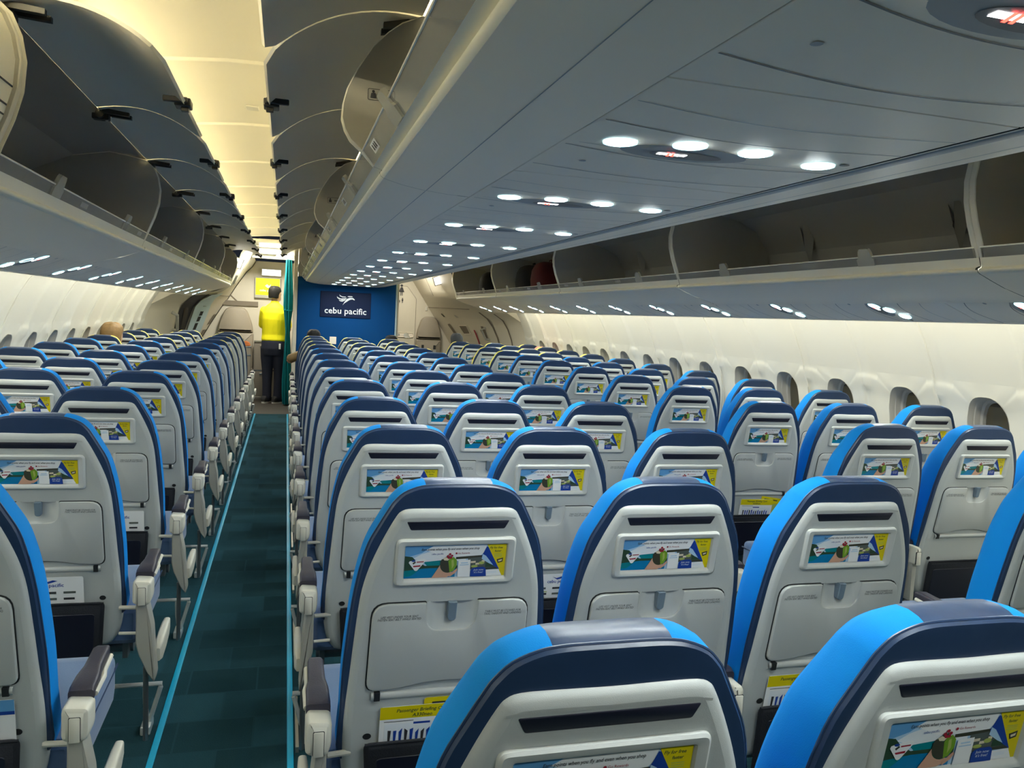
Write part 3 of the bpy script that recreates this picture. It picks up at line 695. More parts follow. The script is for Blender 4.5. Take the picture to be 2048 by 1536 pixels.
# cove lights on top of the bins and wall wash lights under them: real lamps of the cabin
def lightstrip(name, pts, y0, y1, mt, lab):
    m = M(); m.rings([[(x, y, z) for x, z in pts] for y in (y0, y1)], mt, False, False, False); o = m.obj(name, flat=True); return tag(o, lab, 'lamp strip', 'hidden light strips along the cabin')
for i, (a, b, lab) in enumerate((((-.96, 2.168), (-.92, 2.175), 'warm ceiling light strip on top of the left bins'), ((.46, 2.262), (.50, 2.256), 'warm ceiling light strip on top of the centre bins, left side'),
                                 ((mir(-.96), 2.168), (mir(-.92), 2.175), 'warm ceiling light strip on top of the right bins'), ((mir(.46), 2.262), (mir(.50), 2.256), 'warm ceiling light strip on top of the centre bins, right side'))):
    lightstrip('cove_light', (a, b), .1, Y1 - .05, 'cove', lab)
for s, nm in ((1, 'right'), (-1, 'left')):
    f = (lambda x: x) if s > 0 else mir
    lightstrip('wall_light', ((f(2.86), 1.575), (f(2.89), 1.605)), .2, 11.0, 'wash', 'warm light strip hidden between the %s bins and the wall' % nm)

# ------------------------------------------------------------------ overhead bins
def arc2(a, b, bulge, n=10):
    a, b = Vector(a), Vector(b); d = b - a; nrm = Vector((-d.y, d.x)).normalized()
    return [tuple(a + d * (k / n) + nrm * bulge * 4 * (k / n) * (1 - k / n)) for k in range(n + 1)]
def door_mesh(hinge, outer, bulge, L, right):
    """open lid; length along y = L; rounded outer corners"""
    m = M(); P = arc2(hinge, outer, bulge, 14); T = .010
    up = [(p[0], p[1]) for p in P]
    n = len(P); r = .07
    lo, hi = [], []
    for i, (x, z) in enumerate(P):
        s = i / (n - 1) * .44; e = .44 - s
        inset = .006 if e > r else .006 + r - math.sqrt(max(0, r * r - (r - e) ** 2))
        t = (Vector(P[min(n - 1, i + 1)]) - Vector(P[max(0, i - 1)])).normalized(); nn = Vector((-t.y, t.x))
        if nn.y < 0: nn = -nn
        lo.append((x, z, inset)); hi.append((x + nn.x * T, z + nn.y * T, inset))
    R = [[(x, i, z), (x, L - i, z)] for x, z, i in lo]
    R2 = [[(x, i, z), (x, L - i, z)] for x, z, i in hi]
    m.rings(R, 'door_in', False, False, False); m.rings(R2, 'bin_edge', False, False, False)
    loop = lambda A: [(x, i, z) for x, z, i in A] + [(x, L - i, z) for x, z, i in A[::-1]]
    m.rings([loop(lo), loop(hi)], 'bin_edge', True, False, False)
    return m
def hinge_mesh(hinge, outer, y):
    m = M(); h = Vector(hinge); d = (Vector(outer) - h).normalized(); nn = Vector((-d.y, d.x)); nn = nn if nn.y > 0 else -nn
    m.tube([(h.x, y - .035, h.y - .012), (h.x, y + .035, h.y - .012)], .016, 'dark_metal', 10)
    for k in (-1, 1):
        a = h + d * .01 + nn * .0; b = h + d * .105 + nn * .012
        m.rings([[(a.x, y + k * .028 + e, a.y - .006), (b.x, y + k * .028 + e, b.y - .002), (b.x, y + k * .028 + e, b.y + .012), (a.x, y + k * .028 + e, a.y + .012)] for e in (-.010, .010)], 'dark_metal')
    m.box(h.x - .03, h.x + .03, y - .02, y + .02, h.y - .03, h.y - .008, 'dark_metal', .004)
    m.ball((h.x + d.x * .02, y, h.y - .028), (.006, .006, .006), 'bright_metal', 8, 6)
    return m
def latch_mesh(outer, y, sgn):
    m = M(); x, z = outer
    m.box(x - .020 if sgn > 0 else x - .030, x + .030 if sgn > 0 else x + .020, y - .032, y + .032, z - .004, z + .022, 'dark_metal', .005)
    m.box(x - .05 * (sgn < 0) - .012, x + .05 * (sgn > 0) + .012, y - .05, y - .034, z + .002, z + .02, 'dark_metal', .004); m.box(x - .012, x + .012, y - .012, y + .012, z - .016, z, 'dark_metal', .003)
    return m

LIPC = [(.497, 1.7455), (.43, 1.7475), (.36, 1.7535), (.305, 1.762), (.272, 1.770), (.252, 1.7755), (.2425, 1.7815), (.2405, 1.7875), (.2445, 1.7925), (.2505, 1.7945), (.246, 1.7975), (.222, 1.8045)]
GLC = [(.222, 1.8045), (.190, 1.8435)]
DIVC = [(.222, 1.8045), (.19, 1.8385), (.155, 1.868), (.139, 1.895), (.130, 1.925), (.132, 1.965), (.142, 2.005), (.168, 2.06), (.208, 2.125), (.248, 2.168), (.285, 2.198), (.342, 2.224), (.809, 2.249), (.809, 1.797), (.5, 1.797)]
HC, OC = (.342, 2.226), (-.072, 2.064)
LIPS = [(2.60, 1.558), (2.583, 1.568), (2.53, 1.581), (2.46, 1.600), (2.40, 1.622), (2.365, 1.636), (2.346, 1.643), (2.337, 1.649), (2.3345, 1.656), (2.338, 1.662), (2.346, 1.665), (2.348, 1.668), (2.336, 1.700)]
GLS = [(2.336, 1.700), (2.322, 1.735)]
DIVS = [(2.336, 1.70), (2.316, 1.75), (2.288, 1.82), (2.268, 1.89), (2.262, 1.96), (2.272, 2.02), (2.293, 2.07), (2.332, 2.105), (2.50, 2.13), (2.80, 2.07), (2.93, 1.95), (2.96, 1.78), (2.88, 1.70), (2.6, 1.692)]
HS, OS = (2.332, 2.108), (1.955, 2.022)
BINROW = ['first', 'second', 'third', 'fourth', 'fifth', 'sixth']

def make_bin(kind, side, y0, y1, lab, shut=False):
    """kind 'centre' or 'side'; side -1: opens to the left aisle as drawn for centre; side bins drawn for the right"""
    if kind == 'centre': lip, gl, dv, hg, ot = LIPC, GLC, DIVC, HC, OC; flip = side > 0; bul = -.055
    else: lip, gl, dv, hg, ot = LIPS, GLS, DIVS, HS, OS; flip = side < 0; bul = -.05
    f = (lambda p: (mir(p[0]), p[1])) if flip else (lambda p: p)
    dz = .012 if (kind == 'side' and side < 0) else 0.0
    g = lambda P: [(f(p)[0], f(p)[1] + dz) for p in P]
    L = y1 - y0
    t = thing('overhead_bin', lab, 'overhead bin', (0, y0, 0), 'overhead bins along the cabin')
    m = M(); G = .0022
    P = g(lip); sgn = 1 if ((kind == 'centre') != flip) else -1
    # underside and lip skin
    n = len(P)
    def skin(A, mt): m.rings([[(x, y, z) for x, z in A] for y in (G, L - G)], mt, False, False, False)
    k = n - 6
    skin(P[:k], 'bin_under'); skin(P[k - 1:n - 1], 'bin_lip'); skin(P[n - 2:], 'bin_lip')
    # dark shadow gap backing at the module joint
    Q = [(x, z + .004) for x, z in P]; m.rings([[(x, y, z) for x, z in Q] for y in (0, .012)], 'seam', False, False, False)
    # inside: floor, back, top
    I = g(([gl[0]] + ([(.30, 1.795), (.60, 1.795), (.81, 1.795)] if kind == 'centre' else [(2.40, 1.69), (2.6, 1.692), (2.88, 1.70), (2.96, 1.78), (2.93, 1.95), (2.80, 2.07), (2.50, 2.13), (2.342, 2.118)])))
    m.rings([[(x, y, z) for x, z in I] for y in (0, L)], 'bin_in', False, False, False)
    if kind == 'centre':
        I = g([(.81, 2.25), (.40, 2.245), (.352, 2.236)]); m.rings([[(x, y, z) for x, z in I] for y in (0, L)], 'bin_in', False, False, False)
    if kind == 'centre':
        x_, z_ = g([(.372, 1.7525)])[0]; m.strip([(x_, .006, z_ - .0006), (x_, L - .006, z_ - .0006)], .0022, 'psu_mid')
    body = m.obj('bin_body', t, ang=50)
    if kind == 'side':
        xx = f((2.90, 0))[0]; s2 = -1 if flip else 1
        for q in (.30, .78):
            c = M(); yq = L * q; c.rings([[(xx - s2 * .02, yq + r * math.cos(2 * PI * a / 14), 1.93 + dz + r * math.sin(2 * PI * a / 14)) for a in range(14)] for r in (.024, .017)], 'seam', True, False, True)
            c.rings([[(xx - s2 * .075, yq - .03, 2.02 + dz), (xx - s2 * .03, yq, 1.90 + dz), (xx - s2 * .05, yq + .03, 2.02 + dz)], [(xx - s2 * .01, yq - .06, 2.03 + dz), (xx + s2 * .02, yq, 1.80 + dz), (xx - s2 * .0, yq + .06, 2.03 + dz)]], 'bin_in', False, False, False)
            c.obj('speaker_vent', body)
    # dividers
    D_ = g(dv)
    th = .026 if kind == 'side' else .018
    for yy in (.0, L - th):
        d = M(); d.rings([[(x, y, z) for x, z in (D_ if i == 0 else offset(D_, -i))] for y, i in ((yy, .003), (yy + .003, 0), (yy + th - .003, 0), (yy + th, .003))], 'bin_edge', capm=('bin_in', 'bin_in'))
        d.obj('divider', t, ang=40)
    if kind == 'centre' and not flip:
        d = M(); cx, cz = .235, 1.995; yy = L - .0195
        d.rings([[(x, yy, z) for x, z in rrect(cx, cz, hx, .0155, .004, 2)] for hx in (.037, .0355)][:1] + [[(x, yy, z) for x, z in rrect(cx, cz, .0355, .014, .003, 2)]], 'ink', True, False, False)
        d.slab(fillet([(cx - .030, cz - .010), (cx - .014, cz - .010), (cx - .016, cz + .004), (cx - .028, cz + .004)], .002, 2), [(yy, 0), (yy - .0006, 0)], 'ink'); d.disc((cx - .022, yy - .0003, cz + .008), .004, 'ink', 12, None, 'y')
        d.text('60 kg', .013, 'ink', lambda a, b: (cx + .014 + a, yy - .0004, cz + b), bold=.0003); d.obj('weight_sign', t, flat=True)
    # acrylic guard
    A = g(gl); c = M(); gx = .012
    c.rings([[(x, y, z) for x, z in A] for y in (gx, L - gx)], 'acrylic', False, False, False)
    e = A[1]; gd = c.obj('edge_guard', t, flat=True)
    c = M(); c.tube([(e[0], gx, e[1]), (e[0], L - gx, e[1])], .0028, 'acrylic_edge', 6); c.obj('guard_rim', gd)
    # clips at the middle of each lid, doors
    for j in range(2):
        yc = L * (.25 + .5 * j)
        c = M(); u = Vector(A[1]) - Vector(A[0]); u.normalize(); b = Vector(A[0]); tp = b + u * .078; nn = Vector((-u.y, u.x)) * .006
        o1 = [(-.052, .028), (-.040, .036), (-.034, .062), (-.026, .072), (.026, .072), (.034, .062), (.040, .036), (.052, .028), (.05, .0), (-.05, .0)]
        R = [[((b + u * h + nn * s).x, yc + w, (b + u * h + nn * s).y) for w, h in o1] for s in (-1, 1)]
        c.rings(R, 'clear'); c.obj('latch_clip', gd)
        dl = L / 2
        H, O = g([hg])[0], g([ot])[0]
        if shut:
            dm = M(); S_ = g([gl[0]] + dv[1:9]); S_ = offset(S_, -.012 if flip else .012, False); dm.rings([[(x, y, z) for x, z in S_] for y in (.004, .010, dl - .010, dl - .004)], 'bin_lip', False, False, False); dm.rings([[(x, y, z) for x, z in (S_ if q == 0 else offset(S_, .02 if flip else -.02, False))] for q, y in ((0, dl - .004), (1, dl - .004))], 'bin_edge', False, False, False)
            xs = [p for p in S_]; e1, e2 = Vector(S_[2]), Vector(S_[3])
            for a in (0, .35, 1.0):
                q = e1.lerp(e2, a); dm.box(q.x - .001, q.x + .0015, dl - .20, dl - .03, q.y - .002, q.y + .002, 'ink')
            dm.obj('bin_door', t, loc=(0, j * dl, 0), ang=40); continue
        dm = door_mesh(H, O, bul if not flip else -bul, dl, flip)
        do = dm.obj('bin_door', t, loc=(0, j * dl, 0), ang=40)
        latch_mesh(O, dl / 2, 1 if O[0] < H[0] else -1).obj('latch', do, loc=(0, 0, 0))
        hinge_mesh(H, O, .075).obj('hinge', do)
    # labels: small row marks on lip and guard
    a, b = Vector(A[0]), Vector(A[1])
    for j in range(2):
        c = M()
        y = L * (.46 + .5 * j) - .1
        P0 = a * .25 + b * .75; P1 = a * .75 + b * .25; nn = Vector((-(b - a).y, (b - a).x)).normalized() * .0012 * (1 if not flip else -1)
        S = -1 if (kind == 'centre') == (not flip) else 1
        ndir = Vector((S * abs((b - a).y), -abs((b - a).x) if S < 0 else -abs((b - a).x))).normalized() * .0012
        c.poly([((P0 + ndir).x, y - .05, (P0 + ndir).y), ((P0 + ndir).x, y + .05, (P0 + ndir).y), ((P1 + ndir).x, y + .05, (P1 + ndir).y), ((P1 + ndir).x, y - .05, (P1 + ndir).y)], 'white_print')
        n2 = ndir * 2
        for w in (-.03, -.008, .02): c.poly([((P0 + n2).x * .8 + (P1 + n2).x * .2, y + w - .006, (P0 + n2).y * .8 + (P1 + n2).y * .2), ((P0 + n2).x * .8 + (P1 + n2).x * .2, y + w + .006, (P0 + n2).y * .8 + (P1 + n2).y * .2), ((P0 + n2).x * .2 + (P1 + n2).x * .8, y + w + .008, (P0 + n2).y * .2 + (P1 + n2).y * .8), ((P0 + n2).x * .2 + (P1 + n2).x * .8, y + w - .008, (P0 + n2).y * .2 + (P1 + n2).y * .8)], 'ink')
        c.obj('row_mark', gd, flat=True)
    return t
for i in range(len(MOD) - 1):
    a, b = MOD[i], MOD[i + 1]
    if b < 2.0: wh = 'above the viewer'
    wh = {0: 'behind the viewer', 1: 'nearest the viewer'}.get(i, '%s from the viewer' % BINROW[i - 1]) if i < 5 else 'last before the blue wall'
    if i >= 1:
        make_bin('centre', -1, a, b, 'open cream centre bin with raised lids over left aisle, %s' % wh)
        make_bin('side', -1, a, b, ('closed cream left wall bin at the top left corner, %s' if i == 1 else 'open left wall bin with grey raised lids and dark inside, %s') % wh, i == 1)
    if i >= 1: make_bin('side', 1, a, b, 'open right wall bin with clear guard and dark inside, %s' % wh)
    if i >= 1:
        make_bin('centre', 1, a, b, 'right half of centre bins, only its pale underside showing, %s' % wh)
# end caps of the bins towards the front
m = M(); o = [(.497, 1.7455)] + LIPC[1:4] + LIPC[5:7] + DIVC[1:12]; o = o + [(mir(x), z) for x, z in o[::-1]]
m.rings([[(x, y, z) for x, z in o] for y in (11.371, 11.40)], 'bin'); struct('trim_8', m, 'cream end cap of the centre bins', 'trim')
for s in (1, -1):
    f = (lambda p: p) if s > 0 else (lambda p: (mir(p[0]), p[1] + .012))
    o = [f(p) for p in LIPS[:7] + DIVS[1:10] + [(3.0, 1.6)]]
    m = M(); m.rings([[(x, y, z) for x, z in o] for y in (11.372, 11.42)], 'bin_lip'); struct('trim_%d' % (9 if s > 0 else 10), m, 'cream end cap of the side bins', 'trim')

# ------------------------------------------------------------------ passenger service panels
def psu(kind, flip=False):
    t = thing('service_panel', 'x', 'service panel', group='service panels with reading lights')
    w = .624 if kind == 'centre' else .236
    s = -1 if flip else 1
    X = lambda u: s * (u - w / 2)
    m = M(); m.box(-w / 2 + .002, w / 2 - .002, -.394, .394, 0, .03, 'psu', .004)
    def curve(y, amp, u0=0, u1=1, d=.0): return [(X(w * (u0 + (u1 - u0) * k / 24)), y + amp * math.sin(PI * (k / 24)) - amp * .5 + d * (k / 24), -.0012) for k in range(25)]
    for y, amp in ((.30, .05), (.09, .06), (-.12, .05)): m.strip(curve(y, amp, .02, .98), .0035, 'psu_dark')
    m.strip(curve(.05, .03, .05, .95), .002, 'psu_mid'); m.strip(curve(-.25, .05, .02, .98), .0025, 'psu_mid')
    m.disc((X(w * .93), .055 - .08, -.0014), .010, 'psu_dark', 14); m.disc((X(w * .16), .2, -.0014), .008, 'psu_mid', 14)
    m.obj('panel', t)
    if kind == 'centre': us = [(.101, .0), (.229, -.035), (.369, -.035), (.540, .005)]; r = .031; ov = (.254, .050, .135, .05)
    else: us = [(.055, .045), (.105, .0), (.175, -.03)]; r = .027; ov = (.095, .060, .080, .045)
    m = M(); m.disc((X(ov[0]), ov[1] - .012, -.0016), ov[2], 'psu_mid', 28, ov[3] * 1.25); m.disc((X(ov[0] + .01), ov[1], -.0022), ov[2] * .58, 'psu_dark', 24, ov[3] * .62)
    m.obj('sign_recess', t, flat=True)
    m = M(); cx = X(ov[0] - .022); cy = ov[1]
    m.poly([(cx - .03, cy - .008, -.003), (cx + .018, cy - .008, -.003), (cx + .018, cy + .006, -.003), (cx - .03, cy + .006, -.003)], 'sign_white'); m.poly([(cx + .018, cy - .008, -.003), (cx + .03, cy - .012, -.003), (cx + .03, cy + .004, -.003), (cx + .018, cy + .003, -.003)], 'sign_white')
    for a in (-.008, .002): m.poly([(cx + a - .006, cy - .014, -.0035), (cx + a, cy - .014, -.0035), (cx + a + .008, cy + .012, -.0035), (cx + a + .002, cy + .012, -.0035)], 'sign_red')
    m.obj('no_smoking_sign', t, flat=True)
    for u, y in us:
        m = M(); n = 24
        ring = lambda q, z: [(q * math.cos(2 * PI * k / n), q * math.sin(2 * PI * k / n), z) for k in range(n)]
        m.rings([ring(r * 1.08, .0), ring(r * 1.06, -.0035), ring(r * .9, -.004), ring(r * .84, -.0015)], 'lamp_rim', True, False, False)
        o = m.obj('reading_light', t, loc=(X(u), y, 0))
        m = M(); m.poly(ring(r * .86, -.0016), 'lamp'); m.obj('lens', o, flat=True)
    return t
pc, pr, pl = psu('centre'), psu('side'), psu('side', True)
tilt = math.atan2(.0825, .22)
PSUROWS = range(-2, 13)
first = {}
def place_psu(proto, key, loc, rot, lab):
    if key not in first: first[key] = proto; proto.location = loc; proto.rotation_euler = rot; proto['label'] = lab
    else: dup(proto, loc, lab, None, rot)
for k in PSUROWS:
    y = 1.445 + .7895 * k
    if y > 11.1: continue
    rn = '%s behind the viewer' % {-2: 'just', -3: 'farther'}[k] if k < -1 else '%s row from the viewer' % (ORD + ['fourteenth'])[k + 1]
    place_psu(pc, 'c', (.809, y, 1.7455), (0, 0, 0), 'grey ceiling panel with four reading lights over centre seats, %s' % rn)
    place_psu(pr, 'r', (2.695, y + .11, 1.529), (0, tilt, 0), 'grey panel with three reading lights under the right bins, %s' % rn)
    place_psu(pl, 'l', (mir(2.695), y + .05, 1.541), (0, -tilt, 0), 'grey panel with three reading lights under the left bins, %s' % rn)
for s in (1, -1):  # dark gap rail between bin and service panel, outer rail
    f = (lambda x: x) if s > 0 else mir; d = 0 if s > 0 else .012
    m = M(); m.box(min(f(2.802), f(2.822)), max(f(2.802), f(2.822)), Y0, 11.3, 1.484 + d, 1.535 + d, 'psu', .004); struct('trim_%d' % (11 if s > 0 else 12), m, 'outer rail of the service panels', 'trim')
    m = M(); m.box(min(f(2.584), f(2.60)), max(f(2.584), f(2.60)), Y0, 11.3, 1.572 + d, 1.60 + d, 'seam'); struct('trim_%d' % (13 if s > 0 else 14), m, 'dark gap along the service panels', 'trim')
for i, x in enumerate((.4935, 1.1245)):
    m = M(); m.box(x - .004, x + .004, Y0, 11.36, 1.7475, 1.765, 'seam'); struct('trim_%d' % (15 + i), m, 'dark groove beside the centre service panels', 'trim')
m = M(); m.box(1.131, 1.158, Y0, 11.36, 1.7435, 1.762, 'psu_mid', .004); struct('trim_17', m, 'grey rail right of the centre service panels', 'trim')
# small plates on the ceiling
m = M(); m.box(-.215, -.155, 4.15, 4.23, 2.3495, 2.358, 'bin_edge', .003); tag(m.obj('ceiling_plate'), 'small pale rectangular plate on the ceiling over the left aisle', 'plate')
m = M(); m.rings([[(x, y, z - .009) for x, z in CP[1:4]] for y in (2.305, 3.0)], 'beige_dark', False, False, False)
for k in range(10): m.rings([[(x, 2.32 + .066 * k + a, z - .010 - c) for x, z in CP[1:4]] for a, c in ((0, 0), (.012, .010), (.034, .010), (.046, 0))], 'beige', False, False, False)
tag(m.obj('air_grille'), 'slatted beige air grille above the nearest left bin', 'grille')
EXPOSURE = 0.74
FRONT_FILL = 26
# ------------------------------------------------------------------ front of the cabin
LA = [(-1.76, 0), (-1.85, .5), (-1.85, .8), (-1.80, 1.12), (-1.71, 1.35), (-1.45, 1.50), (-1.0, 1.58), (-.74, 1.66), (-.645, 1.95), (-.60, 2.10), (-.5, 2.25)]
LB = [(-1.6, 0), (-1.5, .45), (-1.3, .75), (-1.1, 1.12), (-.95, 1.37), (-.86, 1.50), (-.78, 1.64), (-.72, 1.74), (-.60, 1.92), (-.52, 2.0), (-.47, 2.09)]
RB = [(3.2, 0), (2.98, .5), (2.81, .75), (2.58, 1.12), (2.41, 1.37), (2.32, 1.5), (2.23, 1.64), (2.16, 1.74), (2.04, 1.92), (1.98, 2.0), (1.92, 2.09)]
RA = [(mir(x), z) for x, z in LA]
def SF(side, t, s, d=0.0):
    A, B, YB = (LA, LB, 13.0) if side < 0 else (RA, RB, 13.5)
    s += 1; i = min(int(s), len(A) - 2); f = s - i
    a = Vector(A[i]).lerp(Vector(A[i + 1]), f); b = Vector(B[i]).lerp(Vector(B[i + 1]), f); p = a.lerp(b, t)
    q = Vector(A[i + 1]) - Vector(A[i]); nrm = Vector((q.y, -q.x)).normalized() * (1 if side < 0 else -1)
    return (p.x + nrm.x * d, 11.37 + (YB - 11.37) * t, p.y + nrm.y * d)
def patch(m, side, ts, d, mt, n=6):
    """quad of (t,s): bottom-left, top-left, top-right, bottom-right on the lining"""
    a, b, c, e = [Vector(q) for q in ts]
    m.rings([[SF(side, *(a.lerp(e, i / n)).lerp(b.lerp(c, i / n), j / n), d) for i in range(n + 1)] for j in range(n + 1)], mt, False, False, False)
for side, nm in ((-1, 'left'), (1, 'right')):
    m = M()
    m.rings([[SF(side, i / 14, j / 3 - 1) for i in range(15)] for j in range(31)], 'lining', False, False, False)
    if side < 0:
        for t in (-.0,):
            pass
    struct('wall_%s_front' % nm, m, 'beige curved lining around the %s cabin door' % nm, 'wall', ang=60)
    m = M()
    m.strip([SF(side, 1.0, s / 2 - 1, .004) for s in range(21)], .014, 'beige_dark', (0, 1, 0)) if side < 0 else None
    m.strip([SF(side, t / 8, 4.25, .004) for t in range(3, 9)], .010, 'beige_dark', (1, 0, 0))
    m.strip([SF(side, .62, s / 4, .003) for s in range(24, 36)], .008, 'beige_dark', (0, 1, 0))
    struct('trim_%d' % (18 if side < 0 else 19), m, 'joints of the %s door lining' % nm, 'trim')
for s_, nm in ((1, 'right'), (-1, 'left')):
    m = M(); P = [(3.47, 1.25), (3.36, 1.33), (3.33, 1.35), (3.07, 1.50), (2.64, 1.585), (2.64, 1.80), (3.47, 1.80)]; P = P if s_ > 0 else [(mir(x), z) for x, z in P]
    m.rings([[(x, y, z) for x, z in P] for y in (11.345, 11.372)], 'lining'); struct('trim_%d' % (22 if s_ > 0 else 23), m, 'end panel between the %s wall and the door lining' % nm, 'trim')
# left door: dark opening, pale blue edge panel with cut-outs
m = M(); patch(m, -1, [(.57, 0), (.32, 4.1), (.50, 4.4), (.72, 0)], .006, 'door_dark'); d1 = tag(m.obj('door_1'), 'dark cabin door on the left side before the galley', 'door', None, 'structure')
m = M(); patch(m, -1, [(.60, 1.2), (.44, 3.0), (.47, 3.3), (.64, 1.5)], .012, 'night'); patch(m, -1, [(.66, 2.6), (.60, 3.6), (.62, 3.65), (.68, 2.65)], .013, 'pale_blue'); m.obj('door_panel', d1)
m = M(); patch(m, -1, [(.72, .4), (.48, 4.5), (.67, 4.8), (.96, .4)], .03, 'pale_blue')
for a, b in ((1.85, .035), (2.6, .03), (3.05, .035), (2.25, .02)):
    patch(m, -1, [(.80 - a * .04, a - .14), (.785 - a * .04, a + .16), (.83 - a * .04, a + .18), (.845 - a * .04, a - .12)], .034, 'seam', 2)
patch(m, -1, [(.60, 3.6), (.54, 4.3), (.64, 4.45), (.70, 3.7)], .034, 'pale_blue', 3)
tag(m.obj('door_edge_panel'), 'pale blue metal door edge panel with dark cut-outs, left cabin door', 'door panel')
m = M(); P = [SF(-1, .42, 1.7, .03), SF(-1, .41, 1.75, .09), SF(-1, .30, 2.6, .10), SF(-1, .29, 2.65, .03)]; m.tube(P, .022, 'support', 8); tag(m.obj('grab_handle'), 'grey grab handle beside the dark left door', 'handle')
m = M(); patch(m, -1, [(.95, 1.9), (.95, 2.5), (.985, 2.55), (.985, 1.95)], .008, 'beige_dark', 3); patch(m, -1, [(.94, 1.3), (.93, 1.7), (.99, 1.72), (.99, 1.3)], .008, 'beige_dark', 3); tag(m.obj('recessed_grip'), 'dark recessed grip in the lining left of the beige jump seat', 'handle')
m = M(); patch(m, -1, [(.30, 4.75), (.25, 6.6), (.42, 6.7), (.62, 4.75)], .01, 'support'); patch(m, -1, [(.30, 6.0), (.27, 6.5), (.38, 6.55), (.40, 6.05)], .014, 'seam', 3); tag(m.obj('cabin_panel'), 'grey attendant panel strip beside the end of the left bins', 'panel')
def lightbox(name, c, hx, hz, lab, cat, tilt=0, glyph='p_cloud', rx=0):
    t = thing(name, lab, cat, c, None, (rx, tilt, 0))
    m = M(); m.box(-hx - .012, hx + .012, 0, .05, -hz - .012, hz + .012, 'bin_edge', .006); m.obj('housing', t)
    m = M(); m.poly([(-hx, -.001, -hz), (hx, -.001, -hz), (hx, -.001, hz), (-hx, -.001, hz)], 'lightbox')
    if glyph:
        for k in (-.45, -.1, .25, .55): m.poly([(hx * k, -.002, -hz * .3), (hx * k + hx * .13, -.002, -hz * .3), (hx * k + hx * .13, -.002, hz * .25), (hx * k, -.002, hz * .25)], glyph)
    m.obj('lens', t, flat=True); return t
lightbox('exit_sign', (-.235, 11.6, 2.262), .145, .05, 'white lit sign hanging from ceiling at end of the left aisle', 'sign')
lightbox('exit_sign', (-.655, 11.62, 1.975), .055, .06, 'small square lit sign beside the end of the left bins', 'sign', .35)
lightbox('exit_sign', (2.19, 12.0, 1.93), .075, .055, 'small square lit sign beside the end of the right bins', 'sign', -.35)
lightbox('wall_lamp', (-.235, 12.95, 1.925), .135, .042, 'white lit lamp above the yellow screen', 'lamp', glyph=None)
lightbox('header_lamp', (-.04, 12.3, 2.155), .12, .022, 'narrow bright lamp under the header above the curtain', 'lamp', glyph=None)

def fill_lamp(name, loc, sx, sy, power, lab, col=(1, .95, .82)):  # added fill lamps with made-up housings that brighten the front of the cabin
    t = thing(name, lab, 'lamp', loc)
    m = M(); m.box(-sx / 2, sx / 2, -sy / 2, sy / 2, 0, .015, 'bin_edge', .003); m.obj('housing', t)
    L = bpy.data.lights.new(name, 'AREA'); L.shape = 'RECTANGLE'; L.size = sx; L.size_y = sy; L.energy = power; L.color = col
    o = bpy.data.objects.new('fill_light', L); COL.objects.link(o); o.parent = t; o.location = (0, 0, -.004); return t
fill_lamp('added_fill_lamp', (-.28, 11.95, 2.243), .30, .30, FRONT_FILL, 'added square fill lamp over the galley end of the left aisle')
fill_lamp('added_fill_lamp', (1.85, 12.5, 2.243), .30, .5, FRONT_FILL * .45, 'added square fill lamp before the lavatory door')
# galley wall with screen, recess, jump seat
m = M(); P = [(x, z) for x, z in LB] + [(.16, 2.09), (.16, 0)]
m.rings([[(x, y, z) for x, z in P] for y in (13.0, 13.06)], 'lining2'); struct('wall_front', m, 'beige galley wall at the end of the left aisle', 'wall')
m = M(); m.box(-.55, .12, 12.2, 13.02, 2.16, 2.24, 'lining', .02); m.box(-.5, .12, 12.32, 12.42, 2.10, 2.17, 'bin_edge', .01); m.box(-.62, 3.0, 11.38, 14, 2.26, 2.30, 'ceil'); struct('ceiling_front', m, 'lowered ceiling and header before the galley', 'ceiling')
t = thing('wall_screen', 'bright yellow screen on the galley wall behind the standing person', 'screen', (-.285, 12.985, 1.70))
m = M(); m.box(-.19, .19, -.03, .015, -.17, .145, 'support', .008); m.obj('screen_frame', t)
m = M(); m.poly([(-.176, -.031, -.122), (.176, -.031, -.122), (.176, -.031, .133), (-.176, -.031, .133)], 'screen'); sc = m.obj('display', t, flat=True)
m = M()
m.poly([(-.04, -.033, .02), (-.01, -.033, .045), (.02, -.033, .02), (.05, -.033, .05), (.03, -.033, 0), (0, -.033, -.01)], 'screen_logo'); m.text('cebu pacific', .05, 'screen_logo', lambda a, b: (a, -.033, -.05 + b)); m.obj('screen_mark', sc, flat=True)
# jump seats
def jump_seat(loc, lab, w=.26):
    t = thing('jump_seat', lab, 'jump seat', loc, 'attendant jump seats')
    m = M(); o = fillet([(-w * .98, 1.0, .02), (w * .98, 1.0, .02), (w * .92, 1.12, .05), (w * .56, 1.375, .10), (-w * .56, 1.375, .10), (-w * .92, 1.12, .05)], .03, 6)
    m.slab(o, [(0, 0), (-.06, 0), (-.085, .012), (-.095, .035)], 'beige'); m.obj('headrest', t)
    m = M(); m.slab(rrect(0, .72, w, .275, .03, 4), [(0, 0), (-.05, 0), (-.07, .012), (-.078, .03)], 'beige'); b = m.obj('backrest', t)
    m = M()
    for x in (-.10, .10): m.box(x - .02, x + .02, -.084, -.07, .5, .9, 'seam'); m.box(x - .03, x + .03, -.09, -.08, .78, .83, 'bright_metal', .004)
    m.obj('harness', b)
    m = M(); m.box(-w, w, -.10, .0, .40, .46, 'beige_dark', .02); m.obj('folded_seat', t)
    m = M(); m.box(-w * .9, w * .9, -.07, 0, .03, .40, 'lining2', .01); m.obj('seat_box', t)
    return t
jump_seat((-.735, 12.99, 0), 'beige folded jump seat on the galley wall, left of the standing person')
jump_seat((2.315, 13.49, 0), 'beige folded jump seat right of the lavatory door', .215)
